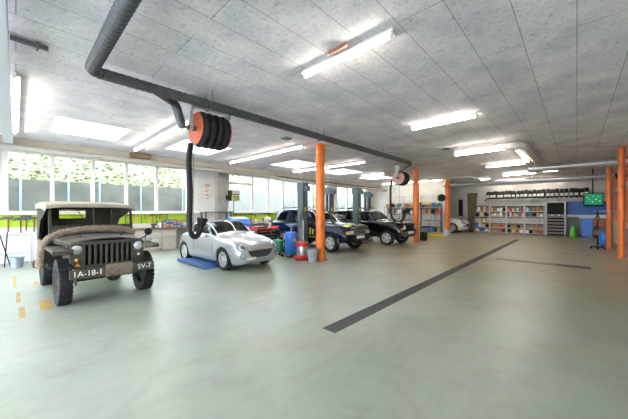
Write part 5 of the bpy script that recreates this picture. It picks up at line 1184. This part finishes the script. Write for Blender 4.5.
for k in range(5): box_thing('storage_box', 'small pale box at the top of the open dark cabinet, %s from the left' % ORD[k], 'box', (x0 + .16 + k * .165, YS - .1, 1.28), (.12, .2, .10), wplast if k % 2 else greymetal, .006, 'boxes in the dark cabinet')
# tyre rack
t = thing('tyre_rack', 'long steel tyre rack high on the back wall', 'rack', (-2.3, 24.05, 0)); g = G()
for y in (-.2, .2): g.beam((-2.7, y, 2.43), (2.75, y, 2.43), .04, .05)
g.build('beam', rackm, t, smooth=0)
for x in (-2.7, -1.35, 0, 1.35, 2.72): g = G(); g.beam((x, .33, 2.41), (x, -.26, 2.41), .04, .04); g.beam((x, .33, 2.24), (x, -.22, 2.40), .03, .03); g.build('bracket', rackm, t, smooth=0)
def tyre_mesh(w, r=.305):
    g = G(); h = w / 2; g.lathe([(r * .62, -h * .75), (r * .66, -h * .95), (r * .86, -h), (r * .97, -h * .8), (r, -h * .6), (r * .985, -h * .2), (r * .985, h * .2), (r, h * .6), (r * .97, h * .8), (r * .86, h), (r * .66, h * .95), (r * .62, h * .75), (r * .62, -h * .75)], (0, 0, 0), (1, 0, 0), 28); return g
proto = None; x = -4.92
for k in range(24):
    lb = 'black tyre on the high back wall rack, %s from the left, with a pale label' % ORD[k]; gap = .04 if k in (8, 15, 20) else 0
    wv = .20; x += wv + .022 + gap
    loc = (x - wv / 2, 24.05, 2.73)
    if proto is None:
        proto = thing('tyre', lb, 'tyre', loc, 0, 'tyres on the high rack'); tyre_mesh(wv).build('casing', rubber, proto)
        g = G(); rows = [[(-.085 + .17 * j / 4, -.3075 * math.cos(a), .3075 * math.sin(a)) for j in range(5)] for a in [-.60 + .62 * i / 6 for i in range(7)]]; g.sheet(rows); g.build('label', mat('tyre_label', (.72, .70, .66), .6), proto, solid=.003)
    else:
        q = dup(proto, (loc[0], loc[1], loc[2] + random.choice((0, .015, -.02, .03))), lb, rz=random.uniform(-.09, .09)); s_ = random.uniform(.94, 1.03); q.scale = (1, s_, s_); q.location.z = 2.455 + .305 * s_ * .95
for k, (x, z) in enumerate(((-5.18, 2.52), (-5.02, 2.72))):
    pass
# right end: blue panel, white board wall, TV
g = G(); g.box(-.5, XR - .02, YF - .03, YF - .002, .55, 1.36); tag(g.build('wall_board', mat('white_board', (.70, .72, .74), .5), smooth=0), 'white board on the back wall below the blue panel', 'panel')
t = thing('wall_panel', 'wide deep blue tool panel on the back wall under the television', 'panel', (.45, YF - .05, 1.36)); g = G(); g.box(-.95, .93, -.02, .045, 0, .85); g.build('board', mat('deep_blue_panel', (.015, .11, .46), .45), t, smooth=0)
for k in range(5): g = G(); g.cyl((-.6 + k * .32, -.02, .18 + .05 * (k % 2)), (-.6 + k * .32, -.06, .18 + .05 * (k % 2)), .012, n=8); g.build('hook', steel, t)
t = thing('television', 'flat television showing a green picture on a ceiling bracket', 'television', (.60, 20.1, 2.17), .5); g = G(); g.box(-.41, .41, -.02, .03, -.34, .34); g.build('case', black, t, smooth=0, bev=.01)
scr = mat('screen_green', (.01, .13, .06), .2, emit=(.02, .22, .10), estr=.22); g = G(); g.box(-.37, .37, -.024, -.0201, -.25, .30); sc_ = g.build('screen', scr, t, smooth=0)
sw_ = mat('screen_white', (.35, .45, .38), .2, emit=(.5, .7, .55), estr=.14); g = G(); rs = random.Random(9)
for a, b in ((-.27, .12), (-.16, .0), (-.02, .16), (.10, .02), (.2, .17), (.26, -.06), (-.05, -.10)): g = G(); g.cyl((a, -.0241, b), (a, -.0255, b), rs.uniform(.018, .035), n=14); g.build('picture_detail', sw_, sc_, smooth=0)
g = G(); g.cyl((.05, .03, 0), (.05, .12, 0), .04, n=12); g.cyl((.05, .12, -.1), (.05, .12, HC - 2.17), .025, n=12); g.build('bracket', black, t)
# compressor bottle trolley, blue bin, cabinet
t = thing('gas_trolley', 'dark grey service trolley with a hood holding the lime green bottle', 'trolley', (-.19, 23.75, 0)); g = G(); g.box(-.27, .27, -.05, .25, .10, .16); g.box(-.27, -.23, -.05, .25, .16, 1.0); g.box(.23, .27, -.05, .25, .16, 1.0); g.box(-.23, .23, .2, .25, .16, 1.0); g.prism([(-.05, 1.0), (.25, 1.0), (.25, 1.2), (.1, 1.2)], (-.27, 0, 0), (0, 1, 0), (0, 0, 1), (.54, 0, 0)); g.build('frame', darkgrey, t, smooth=0, bev=.008)
for x in (-.29, .29): g = G(); g.cyl((x - .02, .15, .1), (x + .02, .15, .1), .1, n=18); g.build('wheel', rubber, t)
lg = mat('lime_green_bottle', (.10, .55, .04), .35)
t = thing('gas_bottle', 'lime green gas bottle on the dark trolley at the back wall', 'gas bottle', (-.17, 23.5, 0)); g = G(); g.lathe([(0, 0), (.13, 0), (.14, .02), (.14, .42), (.11, .52), (.04, .56), (0, .56)], (0, 0, 0), n=24); g.build('body', lg, t); g = G(); g.cyl((0, 0, .56), (0, 0, .63), .03, n=12); g.lathe([(.07, .56), (.08, .56), (.08, .66), (.07, .66)], (0, 0, 0), n=18); g.build('valve_guard', lg, t)
t = thing('storage_bin', 'large bright blue bin on the floor below the blue panel', 'bin', (.55, 23.85, 0)); g = G(); g.prism([(-.34, .06), (.34, .06), (.38, 1.08), (-.38, 1.08)], (0, -.3, 0), (1, 0, 0), (0, 0, 1), (0, .58, 0)); g.build('body', blue, t, smooth=0, bev=.02); g = G(); g.box(-.4, .4, -.33, .31, 1.08, 1.15); g.build('lid', blue, t, smooth=0, bev=.02)
for x in (-.25, .25): g = G(); g.cyl((x, -.2, .05), (x + .05, -.2, .05), .05, n=14); g.build('wheel', rubber, t)
t = thing('hand_pump', 'small pale blue hand pump in front of the bright blue bin', 'pump', (.62, 23.3, 0)); g = G(); g.box(-.13, .13, -.1, .1, 0, .03); g.cyl((0, 0, .03), (0, 0, .55), .05, n=14); g.cyl((.02, 0, .3), (.22, 0, .62), .014, n=8); g.build('body', mat('pale_blue_enamel', (.15, .38, .55), .4), t)
brown = mat('brown_cabinet', (.25, .12, .05), .6, var=.15)
t = thing('tool_cabinet', 'brown cabinet with a red stripe behind the black stand', 'cabinet', (.95, 21.8, 0)); g = G(); g.box(-.3, .3, -.3, .3, 0, 1.2); g.build('body', brown, t, smooth=0, bev=.01); g = G(); g.box(-.28, .28, -.32, -.3, .86, .96); g.build('lamp_strip', red, t, smooth=0); g = G(); g.box(-.28, .28, -.315, -.3, .1, .8); g.build('door', black, t, smooth=0)
# black alignment stand
t = thing('alignment_stand', 'tall black post stand with a horizontal arm beside the right columns', 'stand', (.63, 16.75, 0)); g = G(); g.box(-.03, .03, -.03, .03, .1, 1.62); g.build('post', black, t, smooth=0, bev=.004); g = G(); g.box(-.22, .22, -.04, .04, .06, .11); g.box(-.04, .04, -.22, .22, .06, .11)
g.build('foot', black, t, smooth=0)
for a, b in ((-.2, 0), (.2, 0), (0, -.2), (0, .2)): g = G(); g.cyl((a, b - .015, .035), (a, b + .015, .035), .035, n=12); g.build('castor', rubber, t)
g = G(); g.beam((-.1, 0, 1.60), (.62, 0, 1.58), .035, .035); g.build('arm', greymetal, t, smooth=0); g = G(); g.box(-.09, .09, -.08, .04, .6, .78); g.box(-.06, .06, -.06, .05, 1.25, 1.4); g.build('control_box', darkgrey, t, smooth=0, bev=.01)
t = thing('compressor', 'blue upright air compressor tank with a grey motor by the right wall', 'compressor', (.92, 18.3, 0)); g = G(); g.lathe([(0, .08), (.2, .08), (.25, .14), (.25, .55), (.2, .62), (0, .64)], (0, 0, 0), n=26); g.build('tank', blue, t); g = G(); g.box(-.2, .2, -.16, .16, .64, .92); g.cyl((-.2, 0, .8), (-.28, 0, .8), .1, n=16); g.build('motor', darkgrey, t, bev=.02); g = G()
for a in (0, 2.1, 4.2): g.cyl((.18 * math.cos(a), .18 * math.sin(a), 0), (.18 * math.cos(a), .18 * math.sin(a), .12), .02, n=8)
g.build('foot', black, t)
# right wall rail, panels
t = thing('wall_rail', 'pale grey box rail along the right wall passing behind the orange columns', 'rail', (XR, 18, 2.55)); g = G(); g.box(-.13, -.001, -4.6, 4.5, -.1, .1); g.build('channel', galv, t, smooth=0, bev=.008); g = G()
for y in (-4, -1.5, 1.5, 4): g.box(-.145, -.13, y - .04, y + .04, -.13, .13)
g.build('clamp', darkgrey, t, smooth=0)
t = thing('wall_light', 'round black lamp high on the right wall behind the far orange column', 'lamp', (XR - .02, 16.4, 3.0)); g = G(); g.lathe([(0, 0), (.06, 0), (.07, .06), (.18, .22), (.185, .24), (.17, .235), (.05, .08)], (0, 0, 0), (-1, -.2, -.3), 22); g.build('shade', black, t)
box_thing('locker', 'slim pale grey locker against the right wall between the orange columns', 'locker', (1.28, 15.95, 0), (.24, .8, 1.05), mat('pale_locker', (.50, .52, .55), .5), .01)
box_thing('locker', 'slim blue grey panel box against the right wall just behind the nearer right column', 'locker', (1.28, 15.0, 0), (.22, .7, .95), mat('blue_grey', (.16, .24, .36), .5), .01)
